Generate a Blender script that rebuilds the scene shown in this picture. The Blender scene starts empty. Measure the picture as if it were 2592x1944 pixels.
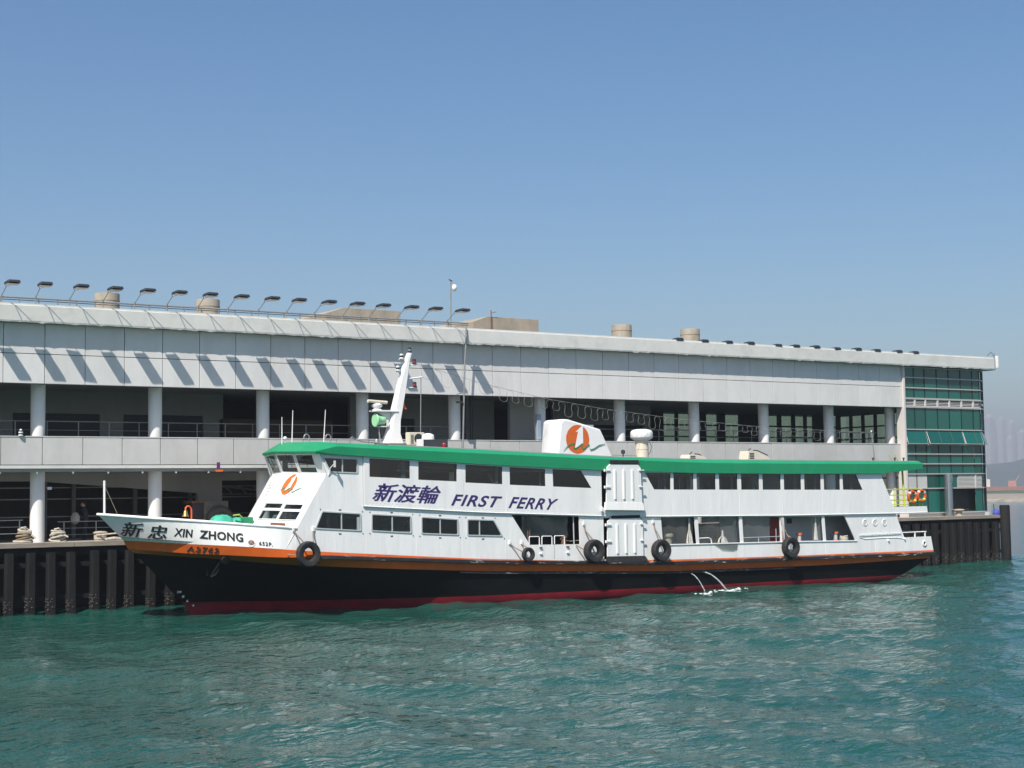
import bpy, math, random
from mathutils import Vector, Matrix
from mathutils.geometry import tessellate_polygon
random.seed(7)
R = math.radians
SC = bpy.context.scene
COL = SC.collection

# ------------------------------------------------------------------ camera
cd = bpy.data.cameras.new('camera'); cam = bpy.data.objects.new('camera', cd); COL.objects.link(cam)
cd.sensor_width = 36.0; cd.lens = 54.86; cd.clip_start = 0.5; cd.clip_end = 30000
YAW, PITCH, ROLL = R(33.766), R(4.0225), R(-0.8047)
CAMP = Vector((-21.2377, -70.1986, 4.8492))
_d = Vector((math.sin(YAW)*math.cos(PITCH), math.cos(YAW)*math.cos(PITCH), math.sin(PITCH)))
_r = Vector((math.cos(YAW), -math.sin(YAW), 0)); _u = _r.cross(_d)
_r2 = _r*math.cos(ROLL) + _u*math.sin(ROLL); _u2 = -_r*math.sin(ROLL) + _u*math.cos(ROLL)
cam.matrix_world = Matrix(((_r2.x, _u2.x, -_d.x, CAMP.x), (_r2.y, _u2.y, -_d.y, CAMP.y), (_r2.z, _u2.z, -_d.z, CAMP.z), (0, 0, 0, 1)))
SC.camera = cam
# ------------------------------------------------------------------ sky, sun, exposure
SUNDIR = Vector((0.646, 0.48, -1.0)).normalized()
SUN_EL = math.asin(-SUNDIR.z); SUN_AZ = math.atan2(-SUNDIR.x, -SUNDIR.y)
w = bpy.data.worlds.new('World'); SC.world = w; w.use_nodes = True
nt = w.node_tree; bg = nt.nodes['Background']
sky = nt.nodes.new('ShaderNodeTexSky'); sky.sky_type = 'NISHITA'; sky.sun_disc = False
sky.sun_elevation = SUN_EL; sky.sun_rotation = SUN_AZ
sky.air_density = 1.0; sky.dust_density = 1.0; sky.ozone_density = 2.5; sky.altitude = 0
hsv = nt.nodes.new('ShaderNodeHueSaturation'); hsv.inputs['Saturation'].default_value = 1.27; nt.links.new(sky.outputs[0], hsv.inputs['Color']); nt.links.new(hsv.outputs[0], bg.inputs[0]); bg.inputs[1].default_value = 0.088
sd = bpy.data.lights.new('sun', 'SUN'); sd.energy = 5.0; sd.angle = R(0.53); sd.color = (1.0, 0.94, 0.85)
sun = bpy.data.objects.new('sun', sd); COL.objects.link(sun); sun.location = (-60, -60, 90)
sun.rotation_euler = SUNDIR.to_track_quat('-Z', 'Y').to_euler()
SC.view_settings.view_transform = 'Standard'; SC.view_settings.look = 'None'
SC.view_settings.exposure = 0.44; SC.view_settings.gamma = 1.0; SC.view_settings.use_curve_mapping = False
SC.render.engine = 'CYCLES'
SC.cycles.use_denoising = True
SC.cycles.max_bounces = 8; SC.cycles.transparent_max_bounces = 16; SC.cycles.glossy_bounces = 4
SC.cycles.caustics_reflective = False; SC.cycles.caustics_refractive = False

# ------------------------------------------------------------------ materials
MATS = {}
def mat(name, col, rough=0.6, var=0.0, vscale=1.5, bump=0.0, bscale=20.0, metal=0.0, spec=0.5, stretch=(1, 1, 1), stain=None, sfac=0.5, sscale=1.0, sstretch=(1, 1, 0.15), sthr=(0.5, 0.75), ovary=0.0):
    if name in MATS: return MATS[name]
    m = bpy.data.materials.new(name); m.use_nodes = True; MATS[name] = m
    n = m.node_tree.nodes; l = m.node_tree.links; b = n['Principled BSDF']
    b.inputs['Base Color'].default_value = (*col, 1); b.inputs['Roughness'].default_value = rough
    b.inputs['Metallic'].default_value = metal; b.inputs['Specular IOR Level'].default_value = spec
    geo = n.new('ShaderNodeNewGeometry')
    def mp(s):
        x = n.new('ShaderNodeMapping'); x.inputs['Scale'].default_value = s
        l.new(geo.outputs['Position'], x.inputs['Vector']); return x
    cur = None
    if var > 0:
        t = n.new('ShaderNodeTexNoise'); t.inputs['Scale'].default_value = vscale; t.inputs['Detail'].default_value = 6
        t.inputs['Roughness'].default_value = 0.65
        l.new(mp(stretch).outputs[0], t.inputs['Vector'])
        rp = n.new('ShaderNodeMapRange'); rp.inputs[1].default_value = 0.3; rp.inputs[2].default_value = 0.7
        rp.inputs[3].default_value = 1 - var; rp.inputs[4].default_value = 1 + var*0.5
        l.new(t.outputs[0], rp.inputs[0])
        if ovary:
            oi = n.new('ShaderNodeObjectInfo'); om = n.new('ShaderNodeMapRange'); om.inputs[3].default_value = 1-ovary; om.inputs[4].default_value = 1+ovary*.4; l.new(oi.outputs['Random'], om.inputs[0])
            mm_ = n.new('ShaderNodeMath'); mm_.operation = 'MULTIPLY'; l.new(rp.outputs[0], mm_.inputs[0]); l.new(om.outputs[0], mm_.inputs[1]); rp = mm_
        mx = n.new('ShaderNodeVectorMath'); mx.operation = 'SCALE'; mx.inputs[0].default_value = col
        l.new(rp.outputs[0], mx.inputs['Scale']); cur = mx.outputs[0]
        l.new(cur, b.inputs['Base Color'])
    if stain is not None:
        t = n.new('ShaderNodeTexNoise'); t.inputs['Scale'].default_value = sscale; t.inputs['Detail'].default_value = 8
        t.inputs['Roughness'].default_value = 0.7
        l.new(mp(sstretch).outputs[0], t.inputs['Vector'])
        rp = n.new('ShaderNodeMapRange'); rp.inputs[1].default_value = sthr[0]; rp.inputs[2].default_value = sthr[1]
        rp.inputs[3].default_value = 0; rp.inputs[4].default_value = sfac
        l.new(t.outputs[0], rp.inputs[0])
        mx = n.new('ShaderNodeMix'); mx.data_type = 'RGBA'
        mx.inputs[6].default_value = (*col, 1); mx.inputs[7].default_value = (*stain, 1)
        if cur is not None: l.new(cur, mx.inputs[6])
        l.new(rp.outputs[0], mx.inputs[0]); l.new(mx.outputs[2], b.inputs['Base Color'])
    if bump > 0:
        t = n.new('ShaderNodeTexNoise'); t.inputs['Scale'].default_value = bscale; t.inputs['Detail'].default_value = 4
        l.new(mp(stretch).outputs[0], t.inputs['Vector'])
        bp = n.new('ShaderNodeBump'); bp.inputs['Strength'].default_value = 1.0; bp.inputs['Distance'].default_value = bump
        l.new(t.outputs[0], bp.inputs['Height']); l.new(bp.outputs[0], b.inputs['Normal'])
    return m
def glass(name, tint, rough=0.02, trans=0.6, body=(0.02, 0.03, 0.03), refl=1.5, vary=0):
    """thin pane: reflects by angle, lets a tinted share of light through, rest is a dark body"""
    if name in MATS: return MATS[name]
    m = bpy.data.materials.new(name); m.use_nodes = True; MATS[name] = m
    n = m.node_tree.nodes; l = m.node_tree.links
    for x in list(n): n.remove(x)
    o = n.new('ShaderNodeOutputMaterial'); tr = n.new('ShaderNodeBsdfTransparent'); tr.inputs[0].default_value = (*tint, 1)
    df = n.new('ShaderNodeBsdfDiffuse'); df.inputs[0].default_value = (*body, 1)
    gl = n.new('ShaderNodeBsdfGlossy'); gl.inputs['Roughness'].default_value = rough; gl.inputs[0].default_value = (1, 1, 1, 1)
    m1 = n.new('ShaderNodeMixShader'); m1.inputs[0].default_value = trans
    if vary:
        oi = n.new('ShaderNodeObjectInfo'); mr = n.new('ShaderNodeMapRange'); mr.inputs[3].default_value = 1-vary; mr.inputs[4].default_value = 1+vary; l.new(oi.outputs['Random'], mr.inputs[0])
        vm = n.new('ShaderNodeVectorMath'); vm.operation = 'SCALE'; vm.inputs[0].default_value = body; l.new(mr.outputs[0], vm.inputs['Scale']); l.new(vm.outputs[0], df.inputs[0])
    l.new(df.outputs[0], m1.inputs[1]); l.new(tr.outputs[0], m1.inputs[2])
    lw = n.new('ShaderNodeLayerWeight'); pw = n.new('ShaderNodeMath'); pw.operation = 'POWER'; pw.inputs[1].default_value = 5; l.new(lw.outputs['Facing'], pw.inputs[0])
    f0 = ((refl-1)/(refl+1))**2*1.6; fr = n.new('ShaderNodeMath'); fr.operation = 'MULTIPLY_ADD'; fr.inputs[1].default_value = 1-f0; fr.inputs[2].default_value = f0; l.new(pw.outputs[0], fr.inputs[0])
    m2 = n.new('ShaderNodeMixShader'); l.new(fr.outputs[0], m2.inputs[0]); l.new(m1.outputs[0], m2.inputs[1]); l.new(gl.outputs[0], m2.inputs[2])
    l.new(m2.outputs[0], o.inputs[0]); return m

white = mat('ferry_white_paint', (0.80, 0.795, 0.785), 0.36, 0.05, 0.7, 0.035, 1.3, stretch=(1.2, 1, 0.22), stain=(0.42, 0.33, 0.25), sfac=0.38, sscale=2.4, sstretch=(1.4, 1, 0.12), sthr=(0.56, 0.8))
white2 = mat('white_fitting_paint', (0.78, 0.78, 0.77), 0.4, 0.05, 3)
green = mat('green_roof_paint', (0.012, 0.27, 0.115), 0.42, 0.10, 0.8, 0.006, 1.5, stain=(0.05, 0.30, 0.17), sfac=0.35, sscale=1.5)
orange = mat('orange_hull_paint', (0.70, 0.125, 0.014), 0.45, 0.12, 1.2, 0.004, 2, stain=(0.25, 0.08, 0.03), sfac=0.5, sscale=1.4, sstretch=(1, 1, .4))
black = mat('black_hull_paint', (0.005, 0.0055, 0.0055), 0.6, 0.25, 1.0, 0.008, 1.4, spec=0.12, stain=(0.018, 0.017, 0.015), sfac=0.3, sscale=1.2, sstretch=(.5, 1, 1.5))
red = mat('red_boot_paint', (0.22, 0.008, 0.018), 0.55, 0.25, 1.5, spec=0.25, stain=(0.05, 0.01, 0.012), sfac=0.7, sscale=1.2, sstretch=(.4, 1, 1.6), sthr=(.4, .7))
rubber = mat('black_rubber', (0.016, 0.016, 0.017), 0.75, 0.3, 8, 0.006, 25, stain=(0.12, 0.11, 0.10), sfac=0.3, sscale=4, sstretch=(1, 1, 1))
rubrail = mat('scuffed_rubbing_strake', (0.018, 0.018, 0.02), 0.6, 0.2, 2, stain=(0.62, 0.60, 0.56), sfac=0.9, sscale=2.6, sstretch=(.5, 1, 2.2), sthr=(.56, .66))
alu = mat('aluminium_frame', (0.55, 0.60, 0.60), 0.4, 0.05, 4, metal=0.3)
rust = mat('rusty_steel', (0.22, 0.09, 0.05), 0.8, 0.3, 8)
redpaint = mat('red_paint', (0.42, 0.045, 0.03), 0.5, 0.1, 2)
orangefit = mat('orange_fitting_paint', (0.75, 0.14, 0.035), 0.45, 0.1, 5)
brass = mat('brass', (0.62, 0.42, 0.12), 0.3, 0.15, 8, metal=0.85)
ropem = mat('rope_fibre', (0.30, 0.24, 0.17), 0.9, 0.35, 10, 0.01, 40)
ropew = mat('pale_rope', (0.48, 0.44, 0.37), 0.9, 0.3, 10, 0.01, 40)
darksteel = mat('dark_steel', (0.03, 0.032, 0.035), 0.5, 0.2, 4)
greysteel = mat('grey_steel', (0.30, 0.31, 0.31), 0.5, 0.15, 4, metal=0.4)
purple = mat('purple_lettering', (0.045, 0.022, 0.13), 0.45, 0.1, 2)
inkm = mat('black_lettering', (0.012, 0.012, 0.014), 0.45)
logo_o = mat('logo_orange', (0.62, 0.13, 0.018), 0.45, 0.08, 3)
logo_g = mat('logo_green', (0.02, 0.22, 0.10), 0.45)
logo_w = mat('logo_white', (0.80, 0.80, 0.80), 0.4)
limey = mat('yellow_green_rail_paint', (0.50, 0.60, 0.03), 0.4, 0.08, 4)
mint = mat('mint_green_horn', (0.34, 0.70, 0.40), 0.4, 0.05, 5)
tarpm = mat('teal_tarpaulin', (0.04, 0.42, 0.28), 0.65, 0.25, 5, 0.02, 9)
greenbox = mat('green_plastic', (0.02, 0.25, 0.11), 0.5, 0.1, 4)
cream = mat('cream_metal', (0.66, 0.61, 0.49), 0.5, 0.08, 4)
redlens = mat('red_lens', (0.30, 0.02, 0.03), 0.2)
roofgrey = mat('grey_deck_paint', (0.16, 0.16, 0.16), 0.7, 0.2, 2)
inner = mat('cabin_inner_paint', (0.40, 0.41, 0.42), 0.6, 0.1, 2)
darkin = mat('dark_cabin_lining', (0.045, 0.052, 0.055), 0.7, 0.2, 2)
deckm = mat('deck_paint', (0.09, 0.085, 0.08), 0.7, 0.25, 3)
seatm = mat('seat_plastic', (0.04, 0.05, 0.055), 0.5, 0.15, 3)
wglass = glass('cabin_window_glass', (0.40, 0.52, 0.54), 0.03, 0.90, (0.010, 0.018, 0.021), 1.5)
bglass = glass('wheelhouse_glass', (0.66, 0.72, 0.71), 0.02, 0.9, (0.012, 0.016, 0.018))
plastic = glass('clear_plastic_sheet', (0.70, 0.72, 0.70), 0.16, 0.86, (0.45, 0.45, 0.43))
cglass = glass('green_curtain_glass', (0.10, 0.32, 0.27), 0.03, 0.35, (0.014, 0.150, 0.122), 1.5, 0.28)
bkglass = glass('green_tinted_rear_glass', (0.60, 0.66, 0.55), 0.05, 0.97, (0.03, 0.06, 0.04))
panel = mat('grey_wall_panel', (0.66, 0.655, 0.64), 0.55, ovary=0.05, var=0.05, vscale=0.6, bump=0.002, bscale=4, stain=(0.42, 0.40, 0.36), sfac=0.35, sscale=0.9, sstretch=(1.2, 1, .35), sthr=(.45, .8))
panel2 = mat('weathered_parapet_panel', (0.54, 0.535, 0.52), 0.6, 0.07, 0.7, 0.002, 4, ovary=0.07, stain=(0.36, 0.34, 0.31), sfac=0.45, sscale=1.0, sstretch=(1.0, 1, .35), sthr=(.42, .75))
joint = mat('dark_joint', (0.10, 0.10, 0.10), 0.9)
fasc = mat('painted_concrete_fascia', (0.62, 0.62, 0.59), 0.65, 0.08, 1.0, 0.006, 6, stain=(0.34, 0.34, 0.31), sfac=0.5, sscale=1.2, sstretch=(.7, 1, .6), sthr=(.5, .8))
colm = mat('white_column_paint', (0.74, 0.73, 0.72), 0.5, 0.04, 1.5, stain=(0.45, 0.42, 0.38), sfac=0.25, sscale=1.5, sthr=(.55, .8))
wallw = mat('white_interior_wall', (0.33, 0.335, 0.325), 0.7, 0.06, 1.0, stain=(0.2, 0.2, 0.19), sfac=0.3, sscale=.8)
walld = mat('deep_shade_wall', (0.045, 0.045, 0.045), 0.8, 0.3, 1.0)  # near-black colour stands in for deep shade in halls and under deck
woodp = mat('brown_counter_wood', (0.10, 0.055, 0.035), 0.6, 0.2, 2)
conc = mat('raw_concrete', (0.34, 0.30, 0.24), 0.85, 0.2, 1.6, 0.01, 12, stain=(0.16, 0.14, 0.11), sfac=0.5, sscale=1.8, sthr=(.45, .75))
deckc = mat('deck_concrete', (0.36, 0.33, 0.29), 0.85, 0.2, 1.2, 0.006, 10)
coping = mat('worn_timber_coping', (0.27, 0.23, 0.19), 0.85, 0.3, 2, 0.01, 8, stretch=(.3, 1, 1))
pilem = mat('tarred_pile', (0.013, 0.0135, 0.0145), 0.8, 0.4, 1.5, 0.02, 6, spec=0.2, stretch=(1, 1, .3), stain=(0.04, 0.036, 0.03), sfac=0.4, sscale=1.5)
barn = mat('barnacle_crust', (0.15, 0.13, 0.105), 0.9, 0.5, 12, 0.02, 30)
sternglass_f = mat('curtain_frame', (0.50, 0.47, 0.45), 0.45, 0.05, 3, metal=0.2)
mull = mat('dark_mullion', (0.012, 0.028, 0.026), 0.5)
skinm = mat('skin', (0.42, 0.24, 0.17), 0.6)
clothm = mat('dark_clothing', (0.025, 0.028, 0.04), 0.85)
hairm = mat('black_hair', (0.01, 0.009, 0.008), 0.6)

# ------------------------------------------------------------------ mesh helpers
LOC = {}
def interp(tab, x):
    if x <= tab[0][0]:
        (a, p), (b, q) = tab[0], tab[1]
    elif x >= tab[-1][0]:
        (a, p), (b, q) = tab[-2], tab[-1]
    else:
        for i in range(len(tab)-1):
            if tab[i][0] <= x <= tab[i+1][0]:
                (a, p), (b, q) = tab[i], tab[i+1]; break
    return p + (q-p)*(x-a)/(b-a)
def thing(name, label, cat, loc=(0, 0, 0), group=None):
    o = bpy.data.objects.new(name, None); COL.objects.link(o); o.location = loc; o.empty_display_size = .3
    o['label'] = label; o['category'] = cat
    if group: o['group'] = group
    LOC[o.name] = Vector(loc); return o
def tag(o, label, cat, group=None):
    o['label'] = label; o['category'] = cat
    if group: o['group'] = group
    return o
def wloc(p):
    v = Vector((0, 0, 0))
    while p is not None:
        v += p.location; p = p.parent
    return v
class MB:
    def __init__(s): s.v = []; s.f = []
    def add(s, vs, fs):
        k = len(s.v); s.v += [tuple(v) for v in vs]; s.f += [tuple(i+k for i in f) for f in fs]; return s
    def box(s, x0, x1, y0, y1, z0, z1):
        return s.add([(x0, y0, z0), (x1, y0, z0), (x1, y1, z0), (x0, y1, z0), (x0, y0, z1), (x1, y0, z1), (x1, y1, z1), (x0, y1, z1)],
                     [(3, 2, 1, 0), (4, 5, 6, 7), (0, 1, 5, 4), (1, 2, 6, 5), (2, 3, 7, 6), (3, 0, 4, 7)])
    def hexa(s, p):  # 8 points, bottom 4 ccw then top 4
        return s.add(p, [(3, 2, 1, 0), (4, 5, 6, 7), (0, 1, 5, 4), (1, 2, 6, 5), (2, 3, 7, 6), (3, 0, 4, 7)])
    def tube(s, pts, r, n=8, cap=True):
        pts = [Vector(p) for p in pts]; rs = r if isinstance(r, (list, tuple)) else [r]*len(pts)
        rings = []; up = None
        for i, p in enumerate(pts):
            if i == 0: d = pts[1]-pts[0]
            elif i == len(pts)-1: d = pts[-1]-pts[-2]
            else: d = (pts[i+1]-p).normalized()+(p-pts[i-1]).normalized()
            d = d.normalized() if d.length > 1e-9 else Vector((0, 0, 1))
            if up is None: up = Vector((0, 0, 1)) if abs(d.z) < .9 else Vector((1, 0, 0))
            a = d.cross(up); a = a.normalized() if a.length > 1e-6 else d.orthogonal().normalized()
            b = a.cross(d).normalized(); up = b
            rings.append([p+(a*math.cos(2*math.pi*k/n)+b*math.sin(2*math.pi*k/n))*rs[i] for k in range(n)])
        vs = [v for rg in rings for v in rg]; fs = []
        for i in range(len(rings)-1):
            for k in range(n):
                fs.append((i*n+k, i*n+(k+1) % n, (i+1)*n+(k+1) % n, (i+1)*n+k))
        if cap:
            fs.append(tuple(range(n-1, -1, -1))); fs.append(tuple((len(rings)-1)*n+k for k in range(n)))
        return s.add(vs, fs)
    def lathe(s, o, prof, n=24, axis='Z', sx=1, cap=True):
        o = Vector(o); vs = []; fs = []
        for (r, h) in prof:
            for k in range(n):
                c, t = math.cos(2*math.pi*k/n)*r, math.sin(2*math.pi*k/n)*r
                if axis == 'Z': vs.append(o+Vector((c, t, h)))
                elif axis == 'Y': vs.append(o+Vector((c*sx, h, t)))
                else: vs.append(o+Vector((h, c, t)))
        for i in range(len(prof)-1):
            for k in range(n): fs.append((i*n+k, i*n+(k+1) % n, (i+1)*n+(k+1) % n, (i+1)*n+k))
        if cap:
            fs.append(tuple(range(n-1, -1, -1))); fs.append(tuple((len(prof)-1)*n+k for k in range(n)))
        return s.add(vs, fs)
    def torus(s, o, R_, r_, axis='Y', n=32, m=12, sq=1.0):
        o = Vector(o); vs = []; fs = []
        for i in range(n):
            a = 2*math.pi*i/n
            for j in range(m):
                b = 2*math.pi*j/m; rr = R_+r_*math.cos(b); h = r_*math.sin(b)*sq
                if axis == 'Y': vs.append(o+Vector((rr*math.cos(a), h, rr*math.sin(a))))
                elif axis == 'X': vs.append(o+Vector((h, rr*math.cos(a), rr*math.sin(a))))
                else: vs.append(o+Vector((rr*math.cos(a), rr*math.sin(a), h)))
        for i in range(n):
            for j in range(m):
                fs.append((i*m+j, ((i+1) % n)*m+j, ((i+1) % n)*m+(j+1) % m, i*m+(j+1) % m))
        return s.add(vs, fs)
    def loft(s, rows, closed=False):
        n = len(rows[0]); vs = [p for r in rows for p in r]; fs = []
        for i in range(len(rows)-1):
            for k in range(n-1 if not closed else n):
                fs.append((i*n+k, i*n+(k+1) % n, (i+1)*n+(k+1) % n, (i+1)*n+k))
        return s.add(vs, fs)
    def plate(s, outer, holes, yf, th):
        """wall plate in the X,Z plane with openings; yf(x,z) is the front face"""
        loops = [outer]+list(holes); flat = [p for lp in loops for p in lp]
        tris = tessellate_polygon([[Vector((p[0], p[1], 0)) for p in lp] for lp in loops])
        n = len(flat); vs = [(p[0], yf(p[0], p[1]), p[1]) for p in flat]+[(p[0], yf(p[0], p[1])+th, p[1]) for p in flat]; fs = []
        for t in tris:
            a, b, c = t; ar = (flat[b][0]-flat[a][0])*(flat[c][1]-flat[a][1])-(flat[c][0]-flat[a][0])*(flat[b][1]-flat[a][1])
            if abs(ar) < 1e-9: continue
            if ar < 0: a, b, c = a, c, b
            fs.append((a, b, c)); fs.append((c+n, b+n, a+n))
        k = 0
        for lp in loops:
            m = len(lp)
            for i in range(m):
                a, b = k+i, k+(i+1) % m; fs.append((b, a, a+n, b+n))
            k += m
        return s.add(vs, fs)
    def build(s, name, m, parent=None, smooth=False, bevel=0.0, angle=None, kind=None, label=None, recalc=True):
        me = bpy.data.meshes.new(name); off = wloc(parent) if parent is not None else Vector((0, 0, 0))
        if parent is None and s.v:   # origin at the base of the thing
            xs = [v[0] for v in s.v]; ys = [v[1] for v in s.v]; zs = [v[2] for v in s.v]
            off = Vector(((min(xs)+max(xs))/2, (min(ys)+max(ys))/2, min(zs)))
        me.from_pydata([(v[0]-off.x, v[1]-off.y, v[2]-off.z) for v in s.v], [], s.f)
        if recalc:
            import bmesh
            bm = bmesh.new(); bm.from_mesh(me); bmesh.ops.recalc_face_normals(bm, faces=bm.faces); bm.to_mesh(me); bm.free()
        me.materials.append(m)
        if smooth:
            me.shade_smooth() if hasattr(me, 'shade_smooth') else None
            for p in me.polygons: p.use_smooth = True
            try: me.set_sharp_from_angle(angle=R(angle or 40))
            except Exception: pass
        o = bpy.data.objects.new(name, me); COL.objects.link(o)
        if parent is not None: o.parent = parent
        else: o.location = off
        if bevel > 0:
            bv = o.modifiers.new('bevel', 'BEVEL'); bv.width = bevel; bv.segments = 2; bv.limit_method = 'ANGLE'; bv.angle_limit = R(40)
        if kind: o['kind'] = kind
        if label: o['label'] = label
        return o
def mesh_copy(src, loc, parent):
    c = src.copy(); COL.objects.link(c); c.parent = parent; c.location = loc; return c
def dup(root, loc, label, rotz=None):
    r = root.copy(); COL.objects.link(r); r.location = loc; r['label'] = label
    if rotz is not None: r.rotation_euler = (0, 0, rotz)
    for ch in root.children:
        c = ch.copy(); COL.objects.link(c); c.parent = r
        for g in ch.children:
            d = g.copy(); COL.objects.link(d); d.parent = c
    return r
def inset(poly, d):
    """move every edge of a convex XZ polygon inwards by d"""
    n = len(poly); ar = sum(poly[i][0]*poly[(i+1) % n][1]-poly[(i+1) % n][0]*poly[i][1] for i in range(n)); sg = 1 if ar > 0 else -1
    ed = []
    for i in range(n):
        (x0, z0), (x1, z1) = poly[i], poly[(i+1) % n]; L = math.hypot(x1-x0, z1-z0)
        nx, nz = -(z1-z0)/L*sg, (x1-x0)/L*sg
        ed.append((x0+nx*d, z0+nz*d, x1-x0, z1-z0))
    out = []
    for i in range(n):
        ax, az, adx, adz = ed[i-1]; bx, bz, bdx, bdz = ed[i]; den = adx*bdz-adz*bdx
        t = ((bx-ax)*bdz-(bz-az)*bdx)/den; out.append((ax+adx*t, az+adz*t))
    return out
def rounded(poly, r, k=4):
    out = []; n = len(poly)
    for i in range(n):
        p = Vector(poly[i]); a = (Vector(poly[i-1])-p); b = (Vector(poly[(i+1) % n])-p)
        q0 = p+a.normalized()*min(r, a.length*.4); q1 = p+b.normalized()*min(r, b.length*.4)
        for j in range(k+1):
            t = j/k; q = q0*(1-t)**2+p*2*t*(1-t)+q1*t*t; out.append((q.x, q.y))
    return out
_tc = {}
def text_shape(s, bold=0.0, shear=0.0, extrude=0.0, space=1.0):
    """outline mesh of a word, normalised to its own box 0..1 x 0..1"""
    cu = bpy.data.curves.new('t', 'FONT'); cu.body = s; cu.offset = bold; cu.shear = shear; cu.space_character = space; cu.resolution_u = 4
    o = bpy.data.objects.new('t', cu); COL.objects.link(o); bpy.context.view_layer.update()
    dg = bpy.context.evaluated_depsgraph_get(); me = bpy.data.meshes.new_from_object(o.evaluated_get(dg))
    vs = [tuple(v.co[:2]) for v in me.vertices]; fs = [tuple(p.vertices) for p in me.polygons]
    bpy.data.objects.remove(o); bpy.data.meshes.remove(me); bpy.data.curves.remove(cu)
    x0 = min(v[0] for v in vs); x1 = max(v[0] for v in vs); y0 = min(v[1] for v in vs); y1 = max(v[1] for v in vs)
    return [((v[0]-x0)/(x1-x0), (v[1]-y0)/(y1-y0)) for v in vs], fs
def lettering(s, quad, yf, parent, m, name='lettering', bold=0.0, shear=0.0, space=1.0, proud=0.008, label=None):
    """quad = bl, br, tr, tl in X,Z; yf(x,z) gives the surface, letters stand proud towards -Y"""
    vs, fs = text_shape(s, bold, shear, 0, space); bl, br, tr, tl = quad; out = []; back = []
    for (u, t) in vs:
        x = (bl[0]*(1-u)+br[0]*u)*(1-t)+(tl[0]*(1-u)+tr[0]*u)*t; z = (bl[1]*(1-u)+br[1]*u)*(1-t)+(tl[1]*(1-u)+tr[1]*u)*t
        out.append((x, yf(x, z)-proud, z)); back.append((x, yf(x, z)+.004, z))
    mb = MB(); n = len(out)
    ec = {}
    for f in fs:
        for i in range(len(f)):
            e = (f[i], f[(i+1) % len(f)]); ec[e] = 1
    bd = [e for e in ec if (e[1], e[0]) not in ec]
    mb.add(out+back, [tuple(f) for f in fs]+[(b, a, a+n, b+n) for a, b in bd])
    o = mb.build(name, m, parent, label=label, recalc=False); return o

# ================================================================== SETTING: water
def wave(x, y):
    h = 0
    for (a, k, dx, dy, ph) in WV:
        h += a*math.sin(k*(dx*x+dy*y)+ph)
    return h
WV = []
for i in range(26):
    lam = 0.7*(1.17**i); 
    if lam > 14: break
    ang = R(205+random.uniform(-55, 55)); WV.append((0.0080*lam**0.70, 2*math.pi/lam, math.cos(ang), math.sin(ang), random.uniform(0, 6.28)))
def water_material():
    m = bpy.data.materials.new('harbour_water'); m.use_nodes = True; n = m.node_tree.nodes; l = m.node_tree.links; b = n['Principled BSDF']
    b.inputs['Roughness'].default_value = 0.06; b.inputs['IOR'].default_value = 1.333; b.inputs['Specular IOR Level'].default_value = 0.5
    geo = n.new('ShaderNodeNewGeometry')
    t = n.new('ShaderNodeTexNoise'); t.inputs['Scale'].default_value = .06; t.inputs['Detail'].default_value = 4; l.new(geo.outputs[0], t.inputs['Vector'])
    cr = n.new('ShaderNodeValToRGB'); cr.color_ramp.elements[0].position = .3; cr.color_ramp.elements[1].position = .7
    cr.color_ramp.elements[0].color = (0.008, 0.058, 0.046, 1); cr.color_ramp.elements[1].color = (0.012, 0.074, 0.059, 1)
    l.new(t.outputs[0], cr.inputs[0]); l.new(cr.outputs[0], b.inputs['Base Color'])
    prev = None
    for sc, dist, st in ((0.9, .13, (1, 1.7, 1)), (2.6, .06, (1, 1.6, 1)), (7.0, .016, (1, 1.3, 1))):
        mp = n.new('ShaderNodeMapping'); mp.inputs['Scale'].default_value = st; mp.inputs['Rotation'].default_value = (0, 0, R(-30)); l.new(geo.outputs[0], mp.inputs[0])
        t = n.new('ShaderNodeTexNoise'); t.inputs['Scale'].default_value = sc; t.inputs['Detail'].default_value = 3; l.new(mp.outputs[0], t.inputs['Vector'])
        bp = n.new('ShaderNodeBump'); bp.inputs['Strength'].default_value = 1; bp.inputs['Distance'].default_value = dist
        l.new(t.outputs[0], bp.inputs['Height'])
        if prev: l.new(prev.outputs[0], bp.inputs['Normal'])
        prev = bp
    l.new(prev.outputs[0], b.inputs['Normal']); return m
waterm = water_material()
def build_water():
    x0, x1, y0, y1, st = -34.0, 90.0, -62.0, 4.0, 0.25
    nx, ny = int((x1-x0)/st)+1, int((y1-y0)/st)+1
    vs = []; fs = []
    for j in range(ny):
        y = y0+j*st
        for i in range(nx):
            x = x0+i*st; e = min(x-x0, x1-x, y-y0, y1-y); f = min(1, e/6.0); vs.append((x, y, wave(x, y)*f if f > 0 else 0))
    for j in range(ny-1):
        for i in range(nx-1): fs.append((j*nx+i, j*nx+i+1, (j+1)*nx+i+1, (j+1)*nx+i))
    xe, ye = x0+(nx-1)*st, y0+(ny-1)*st; B = 9000
    k = len(vs); vs += [(-B, -B, 0), (B, -B, 0), (B, B, 0), (-B, B, 0), (x0, y0, 0), (xe, y0, 0), (xe, ye, 0), (x0, ye, 0)]
    fs += [(k, k+1, k+5, k+4), (k+1, k+2, k+6, k+5), (k+2, k+3, k+7, k+6), (k+3, k, k+4, k+7)]
    me = bpy.data.meshes.new('water'); me.from_pydata(vs, [], fs); me.materials.append(waterm)
    for p in me.polygons: p.use_smooth = True
    o = bpy.data.objects.new('water', me); COL.objects.link(o); o['kind'] = 'structure'
build_water()
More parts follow.
